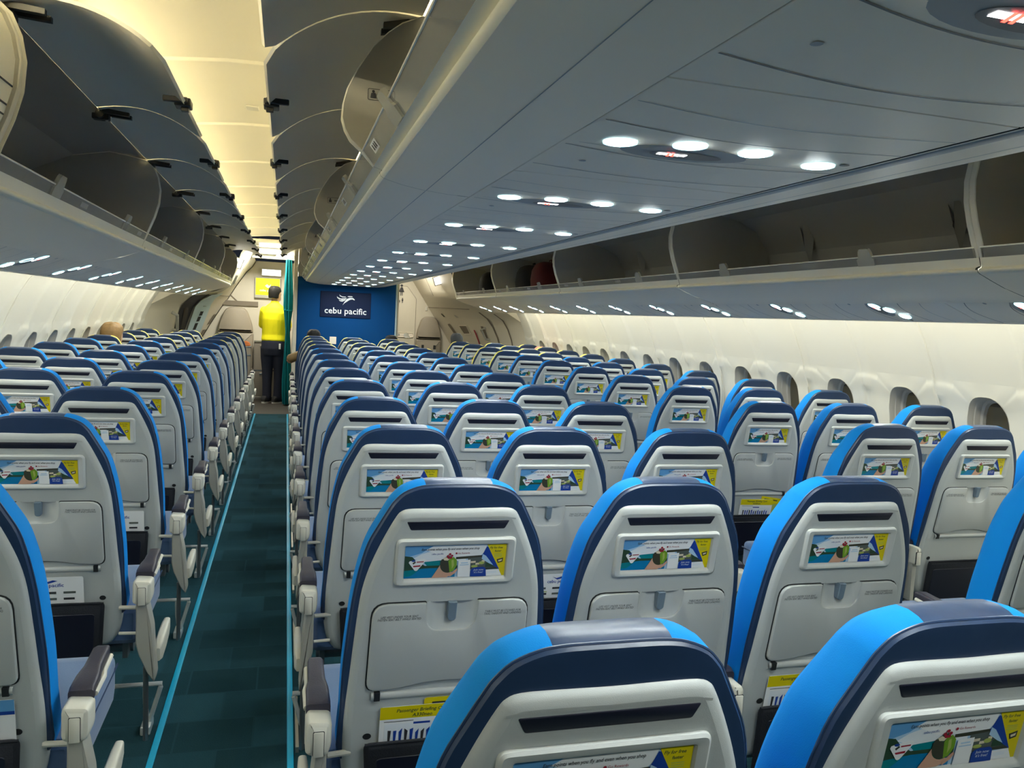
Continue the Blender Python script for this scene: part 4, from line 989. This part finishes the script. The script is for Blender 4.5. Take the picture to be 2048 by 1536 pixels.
m = M(); m.box(-.96, -.42, 12.975, 12.998, 1.40, 1.47, 'beige_dark'); m.strip([(-.85, 12.99, 1.58), (-.72, 12.99, 1.46)], .012, 'beige_dark', (0, 1, 0)); struct('trim_20', m, 'recess edge above the left jump seat', 'trim')
# galley cabinets low behind the standing person
t = thing('galley_unit', 'brown galley cabinet with metal latches behind the standing person', 'cabinet', (-.19, 12.99, 0))
m = M(); m.box(-.27, .25, -.16, 0, .02, .86, 'galley', .006); m.obj('body', t)
for i, (z0, z1) in enumerate(((.04, .42), (.44, .84))):
    for x in (-.14, .12):
        m = M(); m.box(x - .12, x + .12, -.172, -.158, z0, z1, 'galley', .004); d = m.obj('cabinet_door', t)
        m = M(); m.box(x - .04, x + .02, -.185, -.17, z1 - .05, z1 - .03, 'chrome', .003); m.obj('door_latch', d)
m = M(); m.box(-.27, .25, -.18, -.155, .86, .885, 'chrome', .003); m.box(-.27, .25, -.176, -.158, .425, .437, 'chrome'); m.box(-.27, .25, -.178, -.158, .0, .03, 'chrome', .003); m.obj('metal_trim', t)
t = thing('stowage_box', 'dark trolley box with metal edges beside the left jump seat', 'box', (-.555, 12.75, 0))
m = M(); m.box(-.10, .06, -.1, .12, 0, .78, 'galley', .006); m.obj('body', t); m = M(); m.box(-.105, .065, -.105, .12, .78, .80, 'chrome', .003); m.box(-.1, .06, -.106, -.1, .66, .675, 'chrome'); m.obj('metal_edge', t)
m = M(); m.slab(fillet([(-.07, 0), (.07, 0), (.055, .05), (.0, .075), (-.06, .045)], .02, 4), [(-.06, .01), (-.05, 0), (.05, 0), (.06, .01)], 'orange'); o = m.obj('pouch', loc=(-.575, 12.75, .802)); tag(o, 'small orange brown pouch on the trolley box by the jump seat', 'pouch')

# blue bulkhead with logo
m = M(); m.box(.139, 1.478, 11.42, 11.47, 0, 1.84, 'bulkhead', .012); struct('wall_bulkhead', m, 'royal blue bulkhead behind the last centre row', 'wall')
m = M(); m.box(.085, .138, 11.40, 11.50, 0, 2.26, 'lining', .010); m.box(1.479, 1.50, 11.42, 11.48, 0, 1.9, 'pale_blue', .005); struct('trim_21', m, 'pale posts on both edges of the blue bulkhead', 'trim')
t = thing('logo_sign', 'navy rectangular sign with white bird and cebu pacific lettering on the blue bulkhead', 'sign', (.788, 11.419, 1.482))
m = M(); m.box(-.345, .345, -.012, 0, -.178, .178, 'placard', .008); pl_ = m.obj('plate', t)
m = M(); y = -.0135
m.text('cebu pacific', .118, 'white_print', lambda a, b: (a, y, -.088 + b), sx=1.04, bold=.0013)
def bird(P): m.poly([(u * .245 - .1235, y, .145 - v * .15) for u, v in P], 'white_print')
bird([(.13, .0), (.17, .10), (.30, .20), (.50, .20), (.48, .27), (.30, .28), (.16, .18)])
bird([(.0, .20), (.06, .30), (.22, .40), (.42, .36), (.56, .30), (.50, .40), (.30, .52), (.12, .47), (.02, .35)])
bird([(.10, .52), (.2, .56), (.36, .52), (.52, .40), (.44, .58), (.30, .68), (.17, .64)])
bird([(.33, 1.0), (.42, .72), (.54, .42), (.70, .30), (.90, .30), (1.0, .44), (.98, .50), (.86, .42), (.72, .48), (.56, .66), (.42, .82)])
bird([(.58, .20), (.64, .14), (.84, .13), (.88, .20), (.84, .23), (.66, .22)])
m.obj('lettering', pl_, flat=True)
t = thing('socket_plate', 'small grey plate low on the blue bulkhead', 'plate', (.63, 11.419, .985)); m = M(); m.box(-.045, .045, -.01, 0, -.05, .05, 'psu', .004); m.obj('plate', t)
# lavatory block behind it and wall with door on the right
m = M(); m.box(.145, .18, 11.47, 13.0, 0, 2.25, 'lining'); struct('wall_lavatory', m, 'side wall of the lavatory block', 'wall')
m = M(); P = [(1.50, 0)] + RB + [(1.50, 2.09)]
m.rings([[(x, y, z) for x, z in P] for y in (13.5, 13.55)], 'lining'); struct('wall_front_right', m, 'cream wall with lavatory door at the end of the right aisle', 'wall')
m = M(); m.box(1.50, 1.53, 11.47, 13.5, 0, 2.1, 'lining'); struct('wall_lavatory_right', m, 'right side wall of the lavatory block', 'wall')
o = [(1.62, .02), (2.085, .02), (2.085, 1.66), (1.93, 1.86), (1.62, 1.86)]
m = M(); m.slab(fillet([(*p, .02) for p in o], .02, 3), [(13.5, -.006), (13.494, -.006)], 'beige_dark'); m.slab(fillet([(*p, .02) for p in o], .02, 3), [(13.5, 0), (13.485, 0), (13.482, .003)], 'lining'); d2 = tag(m.obj('door_2'), 'cream lavatory door with cut corner right of the blue bulkhead', 'door', None, 'structure')
m = M(); m.box(1.62, 2.06, 13.472, 13.484, 1.015, 1.085, 'psu', .03); m.disc((1.94, 13.470, 1.045), .045, 'chrome', 20, None, 'y'); m.box(1.97, 2.0, 13.466, 13.472, 1.0, 1.03, 'chrome', .003); m.disc((1.66, 13.470, 1.05), .012, 'seam', 12, None, 'y'); m.box(1.73, 1.83, 13.469, 13.472, 1.035, 1.065, 'chrome', .01); tag(m.obj('door_lock_bar'), 'long metal lock bar across the lavatory door', 'door latch')
t = thing('lavatory_sign', 'black lavatory pictograms high on the cream door', 'sign', (1.80, 13.48, 1.66))
m = M()
def person_icon(x, z, h, dress):
    m.disc((x, -.004, z + h * .88), h * .11, 'ink', 14, None, 'y')
    if dress: m.poly([(x - h * .09, -.004, z + h * .74), (x + h * .09, -.004, z + h * .74), (x + h * .24, -.004, z + h * .32), (x - h * .24, -.004, z + h * .32)], 'ink')
    else: m.poly([(x - h * .17, -.004, z + h * .74), (x + h * .17, -.004, z + h * .74), (x + h * .13, -.004, z + h * .36), (x - h * .13, -.004, z + h * .36)], 'ink')
    for s in (-1, 1): m.poly([(x + s * h * .02, -.004, z + h * .36), (x + s * h * .10, -.004, z + h * .36), (x + s * h * .09, -.004, z), (x + s * h * .03, -.004, z)], 'ink')
person_icon(.035, .04, .19, True); person_icon(-.035, -.08, .085, False); person_icon(.055, -.08, .085, False); person_icon(.008, -.08, .05, False)
m.poly([(-.05, -.004, -.13), (0, -.004, -.13), (0, -.004, -.124), (-.05, -.004, -.124)], 'beige_dark')
m.obj('pictograms', t, flat=True)
m = M(); m.box(2.25, 2.28, 13.485, 13.5, 1.47, 1.54, 'bin_edge', .006); tag(m.obj('coat_hook'), 'small hook on the cream wall above the right jump seat', 'hook')
# right cabin door fittings on the lining
m = M(); patch(m, 1, [(.30, 0), (.32, 3.9), (.34, 3.9), (.32, 0)], .004, 'beige_dark'); patch(m, 1, [(.16, 0), (.16, 3.8), (.175, 3.8), (.175, 0)], .004, 'beige_dark'); d3 = tag(m.obj('door_3'), 'outline of the closed right cabin door', 'door', None, 'structure')
m = M(); patch(m, 1, [(.85, 1.95), (.87, 2.6), (.84, 2.65), (.81, 1.95)], .010, 'beige_dark', 3); tag(m.obj('recessed_grip'), 'tall dark recessed grip on the right lining beside the jump seat', 'handle')
m = M(); patch(m, 1, [(.72, 2.0), (.73, 2.6), (.63, 2.64), (.63, 2.05)], .008, 'psu', 3); patch(m, 1, [(.715, 2.05), (.725, 2.55), (.64, 2.58), (.64, 2.1)], .012, 'beige_dark', 3); tag(m.obj('door_viewing_window'), 'small dark window in the closed right cabin door', 'window')
m = M(); patch(m, 1, [(.575, 1.6), (.57, 2.35), (.555, 2.35), (.56, 1.6)], .010, 'p_red', 3); tag(m.obj('arming_lever'), 'thin red lever stripe on the right cabin door', 'lever')
m = M(); P = [SF(1, .40, 1.85, .03), SF(1, .40, 1.9, .09), SF(1, .40, 2.55, .10), SF(1, .39, 2.6, .03)]; m.tube(P, .020, 'support', 8); patch(m, 1, [(.47, 1.9), (.46, 2.64), (.43, 2.64), (.44, 1.9)], .012, 'beige_dark', 3); tag(m.obj('grab_handle'), 'grey grab handle on the right cabin door', 'handle')
m = M(); patch(m, 1, [(.86, 3.2), (.87, 3.55), (.855, 3.6), (.84, 3.2)], .010, 'seam', 2); patch(m, 1, [(.70, 3.2), (.70, 3.5), (.68, 3.5), (.67, 3.2)], .010, 'support', 2); tag(m.obj('lining_vent'), 'short dark slot high on the right door lining', 'slot')
# curtain
m = M(); R = []
for j in range(13):
    z = .02 + 2.06 * j / 12; ring = []; wz = .075 + .02 * math.sin(j * .9) - .015 * (1 if 5 < j < 8 else 0)
    for k in range(40):
        a = 2 * PI * k / 40; r = 1 + .22 * math.sin(9 * a + j * .25); ring.append((.025 + wz * .62 * r * math.cos(a) + (.008 * (6 - j) / 6), 11.99 + .09 * r * math.sin(a), z))
    R.append(ring)
m.rings(R, 'curtain'); c = m.obj('curtain', ang=80); tag(c, 'teal curtain gathered at the right side of the standing person', 'curtain')
m = M(); m.tube([(.025, 11.90, 1.36), (-.02, 11.92, 1.37), (-.028, 11.99, 1.36), (.025, 12.09, 1.36), (.078, 11.99, 1.36), (.068, 11.92, 1.37), (.025, 11.90, 1.36)], .012, 'curtain', 8); m.obj('tie_band', c)

# ------------------------------------------------------------------ luggage
def backpack(loc, mt, lab, sx=1, rot=0):
    t = thing('backpack', lab, 'bag', loc, None, (0, 0, rot))
    m = M(); R = []
    for z, a, b in [(0, .12, .10), (.02, .16, .13), (.12, .175, .14), (.22, .16, .13), (.28, .12, .10), (.305, .06, .05), (.31, .02, .02)]: R.append([(sx * a * math.copysign(abs(math.cos(q)) ** .7, math.cos(q)), b * math.copysign(abs(math.sin(q)) ** .7, math.sin(q)), z) for q in [2 * PI * k / 20 for k in range(20)]])
    m.rings(R, mt); m.obj('body', t)
    m = M(); m.tube([(-.03, -.05, .30), (-.03, -.05, .33), (.03, -.05, .33), (.03, -.05, .30)], .008, mt, 8); m.obj('handle', t)
    m = M(); m.slab(rrect(0, .11, .10 * sx, .08, .03, 4), [(-.13, 0), (-.165, .004), (-.175, .02)], mt); m.obj('front_pocket', t)
    return t
backpack((2.62, 10.55, 1.708), 'bag_black', 'black backpack in the last right wall bin', 1.05, PI / 2)
backpack((2.62, 8.75, 1.708), 'bag_black', 'black backpack half hidden behind the red bag in the right wall bin', 1.2, PI / 2)
backpack((2.60, 8.10, 1.708), 'bag_red', 'dark red bag in the right wall bin, beside black backpack', 1.1, PI / 2)
backpack((-.98, 10.7, 1.72), 'bag_brown', 'red brown bag in the last left wall bin', 1, PI / 2)

# ------------------------------------------------------------------ people
def remesh(m, vox, smooth=3):
    me = m.mesh('tmp', flat=False); o = bpy.data.objects.new('tmp', me); COL.objects.link(o)
    r = o.modifiers.new('r', 'REMESH'); r.mode = 'VOXEL'; r.voxel_size = vox; r.use_smooth_shade = True
    s = o.modifiers.new('s', 'SMOOTH'); s.iterations = smooth; s.factor = .5
    dg = bpy.context.evaluated_depsgraph_get(); dg.update()
    out = bpy.data.meshes.new_from_object(o.evaluated_get(dg), depsgraph=dg)
    mats = list(me.materials); bpy.data.objects.remove(o)
    out.materials.clear(); out.materials.append(mats[0]); out.polygons.foreach_set('use_smooth', [True] * len(out.polygons)); return out
def limb(m, P, mt, n=12): m.tube([p[:3] for p in P], [p[3] for p in P], mt, n); [m.ball(P[i][:3], (P[i][3],) * 3, mt, 10, 8) for i in (0, -1)]
def torso(m, R, mt): m.rings([[(cx + rx * math.copysign(abs(math.cos(q)) ** .85, math.cos(q)), cy + ry * math.sin(q), z) for q in [2 * PI * k / 20 for k in range(20)]] for cx, cy, rx, ry, z in R], mt)
def head(m, mt, z, c=(0, 0), yaw=0, s=1.0):
    """head with chin, nose, ears; z = chin level"""
    ca, sa = math.cos(yaw), math.sin(yaw)
    X = lambda x, y, zz: (c[0] + s * (x * ca + y * sa), c[1] + s * (-x * sa + y * ca), z + s * zz)
    R = [(.012, .030, .045, -.005), (.030, .045, .030, .01), (.05, .062, .018, .035), (.064, .082, .008, .07), (.073, .094, .0, .11), (.076, .098, -.006, .15), (.070, .090, -.008, .19), (.050, .064, -.008, .215), (.02, .03, -.008, .226)]
    m.rings([[X(rx * math.cos(q), cy + ry * math.sin(q), zz) for q in [2 * PI * k / 18 for k in range(18)]] for rx, ry, cy, zz in R], mt)
    m.rings([[X(x, y, zz) for x, y, zz in ((-.016, .085, .085), (.016, .085, .085), (.008, .118, .092), (-.008, .118, .092))], [X(x, y, zz) for x, y, zz in ((-.008, .085, .13), (.008, .085, .13), (.004, .096, .13), (-.004, .096, .13))]], mt)
    for e in (-1, 1): m.rings([[X(e * x, y, zz) for x, y, zz in ((.068, -.012, .085), (.082, -.022, .085), (.084, -.024, .13), (.068, -.012, .13))], [X(e * x, y, zz) for x, y, zz in ((.068, .008, .08), (.076, .006, .082), (.076, .008, .135), (.068, .01, .135))]], mt)
    m.ball(X(0, .082, .052), (.020 * s, .010 * s, .007 * s), mt, 10, 6)
    return X
def hair(m, mt, X, low=.06, bald=False):
    R = [(.079, .075, -.030, low), (.083, .085, -.026, .10), (.087, .096, -.018, .135), (.088, .104, -.010, .165), (.080, .098, -.008, .20), (.056, .070, -.010, .228), (.02, .028, -.012, .238)]
    if bald: R = R[:3] + [(.080, .09, -.025, .150), (.06, .075, -.02, .156)]
    m.rings([[X(rx * math.cos(q), cy + ry * math.sin(q) * (1 if math.sin(q) < 0 else (.62 if zz < .14 else .95)), zz + .006 * math.sin(5 * q)) for q in [2 * PI * k / 22 for k in range(22)]] for rx, ry, cy, zz in R], mt)
def hand(m, p, d, mt, s=1):
    """palm and five fingers; p wrist, d direction"""
    p = Vector(p); d = Vector(d).normalized(); u = d.cross(Vector((0, 0, 1))).normalized(); w = u.cross(d)
    c = p + d * .05
    m.rings([[tuple(p + d * t + u * (a * hw) + w * (b * .013)) for a, b in ((-1, -1), (1, -1), (1, 1), (-1, 1))] for t, hw in ((0, .024), (.03, .036), (.085, .038), (.10, .032))], mt)
    for i, L in enumerate((.062, .072, .068, .052)):
        b = p + d * .09 + u * (-.030 + .020 * i); m.tube([tuple(b), tuple(b + d * L * .5 - w * .008), tuple(b + d * L * .85 - w * .028)], [.0088, .008, .007], mt, 8)
    b = p + d * .03 + u * s * -.034; m.tube([tuple(b), tuple(b + d * .03 - u * s * .022), tuple(b + d * .06 - u * s * .028 - w * .012)], [.010, .0095, .008], mt, 8)

# standing person in yellow polo, seen from behind
t = thing('person', 'person in yellow polo and navy trousers standing with back turned by the curtain', 'person', (-.165, 12.25, 0), None, (0, 0, -.16))
m = M()
torso(m, [(0, 0, .13, .09, .86), (0, 0, .145, .10, .95), (0, 0, .13, .09, 1.08), (0, 0, .15, .10, 1.22), (0, 0, .165, .095, 1.34), (0, -.005, .10, .07, 1.42), (0, 0, .055, .055, 1.46)], 'skin')
m.tube([(0, .0, 1.40), (0, .012, 1.47), (.0, .02, 1.52)], [.056, .052, .05], 'skin', 14)
HX = head(m, 'skin', 1.475, (0, .025), .55, .98)
limb(m, [(-.15, 0, 1.35, .05), (-.178, .06, 1.12, .042), (-.15, .22, 1.06, .036), (-.10, .32, 1.07, .028)], 'skin'); limb(m, [(.15, 0, 1.35, .05), (.190, .06, 1.12, .042), (.17, .24, 1.08, .036), (.12, .34, 1.10, .028)], 'skin')
hand(m, (-.10, .32, 1.07), (.4, .9, .05), 'skin', 1); hand(m, (.12, .34, 1.10), (-.4, .9, .05), 'skin', -1)
for s in (-1, 1): limb(m, [(s * .085, 0, .88, .085), (s * .085, .01, .50, .058), (s * .075, -.01, .12, .04), (s * .075, .03, .06, .04)], 'skin')
body = bpy.data.objects.new('body', remesh(m, .009)); COL.objects.link(body); body.parent = t
m = M(); hair(m, 'hair', HX, .055); h = bpy.data.objects.new('hair', remesh(m, .008, 2)); COL.objects.link(h); h.parent = t
m = M()
for e in (-.03, .03): m.ball(HX(e, .083, .115), (.010, .006, .007), 'ink', 10, 6)
m.obj('eyes', body)
m = M()
torso(m, [(0, .0, .170, .120, .905), (0, .0, .178, .126, .93), (0, .005, .172, .122, 1.0), (0, 0, .172, .122, 1.10), (0, -.004, .178, .124, 1.22), (0, -.006, .176, .118, 1.32), (0, -.004, .150, .095, 1.39), (0, .0, .10, .075, 1.435), (0, .008, .062, .064, 1.465)], 'polo')
limb(m, [(-.140, 0, 1.345, .068), (-.164, .03, 1.24, .062), (-.176, .055, 1.14, .058)], 'polo'); limb(m, [(.140, 0, 1.345, .068), (.172, .03, 1.24, .062), (.188, .055, 1.14, .058)], 'polo')
m.tube([(0, .006, 1.45), (0, .012, 1.487)], [.064, .060], 'polo', 18)
o = bpy.data.objects.new('polo_shirt', remesh(m, .010)); COL.objects.link(o); o.parent = t
m = M()
torso(m, [(0, 0, .172, .118, .70), (0, -.005, .178, .128, .80), (0, -.004, .172, .122, .90), (0, 0, .160, .112, .965)], 'trousers')
for s in (-1, 1): limb(m, [(s * .088, 0, .80, .098), (s * .088, .01, .66, .094), (s * .084, .012, .48, .076), (s * .080, .0, .25, .066), (s * .078, -.005, .10, .066), (s * .078, -.005, .075, .066)], 'trousers', 16)
o = bpy.data.objects.new('trousers', remesh(m, .010)); COL.objects.link(o); o.parent = t
m = M(); m.box(.095, .12, -.130, -.118, .80, .88, 'white_cloth', .003); m.obj('pocket_tag', t)
for s in (-1, 1):
    a = .35 if s > 0 else .05
    sm = M(); R = []
    for y, hw, h in [(-.10, .028, .05), (-.08, .040, .085), (-.02, .042, .095), (.06, .044, .07), (.12, .042, .052), (.155, .030, .042), (.17, .015, .035)]: R.append([(q[0], y, q[1]) for q in rrect(0, .02 + h / 2, hw, h / 2, min(hw, h / 2) * .7, 4)])
    sm.rings(R, 'shoe'); so = sm.obj('shoe', t, loc=(s * .082, .0, 0)); so.rotation_euler = (0, 0, -a - .3)
    sm = M(); R = []
    for z, g in ((0, 0), (.022, .002)): R.append([((.043 + g) * math.copysign(abs(math.cos(q)) ** .6, math.cos(q)), .035 + (.142 + g) * math.sin(q), z) for q in [2 * PI * k / 24 for k in range(24)]])
    sm.rings(R, 'sole'); sm.obj('shoe_sole', so)

def sitter(b, k, c, skin, cloth, hairmt, lab, dx=0, dy=0, dz=0, bald=False, cap=False, elbow=0, yaw=0.0, hs=1.0):
    bx, by = {'centre': (.345, .782), 'left': (-1.601, .924), 'right': (2.25, .998)}[b]
    X, Y = bx + .47 * c + dx, by + k * PITCH + dy + .055
    t = thing('person', lab, 'person', (X, Y, 0), None)
    sc = 1 + dz / .55; Z = lambda z: .49 + (z - .47) * sc
    m = M()
    torso(m, [(0, .34, .15, .12, Z(.49)), (0, .34, .155, .12, Z(.56)), (0, .31, .135, .10, Z(.72)), (0, .27, .155, .11, Z(.86)), (0, .255, .14, .08, Z(.95)), (0, .26, .06, .055, Z(1.0))], skin)
    m.tube([(0, .26, Z(.94)), (0, .265, Z(1.01)), (0, .27, Z(1.05))], [.056, .052, .05], skin, 14)
    HX = head(m, skin, Z(1.015), (0, .28), yaw, hs)
    for s in (-1, 1):
        limb(m, [(s * .09, .36, .575, .075), (s * .10, .66, .57, .06), (s * .10, .68, .30, .05), (s * .10, .66, .10, .04)], skin)
        if s == elbow:
            limb(m, [(s * .15, .26, Z(.90), .05), (s * .29, .22, .74, .045), (s * .20, .42, .76, .036), (s * .12, .50, .76, .028)], skin); hand(m, (s * .12, .50, .76), (-s * .5, .8, 0), skin, s)
        else:
            limb(m, [(s * .145, .26, Z(.90), .05), (s * .160, .30, .73, .040), (s * .12, .48, .71, .034), (s * .07, .54, .70, .027)], skin); hand(m, (s * .07, .54, .70), (-s * .4, .9, -.1), skin, s)
    o = bpy.data.objects.new('body', remesh(m, .011)); COL.objects.link(o); o.parent = t
    m = M()
    torso(m, [(0, .34, .165, .138, .482), (0, .34, .168, .138, Z(.56)), (0, .31, .150, .120, Z(.72)), (0, .27, .172, .128, Z(.86)), (0, .255, .155, .096, Z(.955)), (0, .26, .068, .064, Z(1.005))], cloth)
    for s in (-1, 1):
        if s == elbow: limb(m, [(s * .15, .26, Z(.895), .062), (s * .275, .225, .77, .054)], cloth)
        else: limb(m, [(s * .145, .26, Z(.895), .060), (s * .158, .295, .76, .050)], cloth)
        limb(m, [(s * .09, .36, .575, .086), (s * .10, .64, .57, .070), (s * .10, .66, .32, .058), (s * .10, .65, .13, .052)], cloth)
    o = bpy.data.objects.new('clothes', remesh(m, .012)); COL.objects.link(o); o.parent = t
    m = M(); hair(m, hairmt, HX, .055, bald); o = bpy.data.objects.new('hair' if not cap else 'cap', remesh(m, .009, 2)); COL.objects.link(o); o.parent = t
    for s in (-1, 1):
        m = M(); m.box(s * .115 - .042, s * .115 + .042, .58, .80, 0, .09, 'shoe', .03); m.obj('shoe', t)
    return t
sitter('left', 9, 0, 'skin_pale', 'tan_cloth', 'hair_blond', 'seated person with thinning blond hair above the left window seats', .02, 0, -.12, False, False, 0, .3, 1.12)
sitter('centre', 12, 0, 'skin_brown', 'tan_cloth', 'hair', 'seated dark-haired person in the last centre row whose elbow sticks into left aisle', .0, 0, -.13, False, False, -1)
sitter('centre', 12, 2, 'skin', 'grey_cap', 'hair', 'seated dark-haired person in last centre row near the lavatory door', .05, 0, -.16)
sitter('right', 12, 0, 'skin_brown', 'white_cloth', 'grey_cap', 'seated person in dark grey cap at the front of the right block', .0, -.02, -.10, False, True, -1)
sitter('right', 11, 2, 'skin_pale', 'pink', 'pink', 'seated person with a pink cap barely showing beside the right windows', .02, 0, -.21, False, True)
sitter('left', 4, 0, 'skin', 'grey_cap', 'hair_brown', 'seated brown-haired person cut off at left edge of the photo', .02, -.02, .0)

# ------------------------------------------------------------------ world and colour management
w = bpy.data.worlds.new('night'); SC.world = w; w.use_nodes = True
w.node_tree.nodes['Background'].inputs[0].default_value = (.02, .025, .035, 1); w.node_tree.nodes['Background'].inputs[1].default_value = .4
vs = SC.view_settings; vs.view_transform = 'Standard'; vs.look = 'None'; vs.gamma = 1; vs.use_curve_mapping = False; vs.exposure = EXPOSURE
SC.cycles.max_bounces = 16; SC.cycles.diffuse_bounces = 10; SC.cycles.sample_clamp_indirect = 6
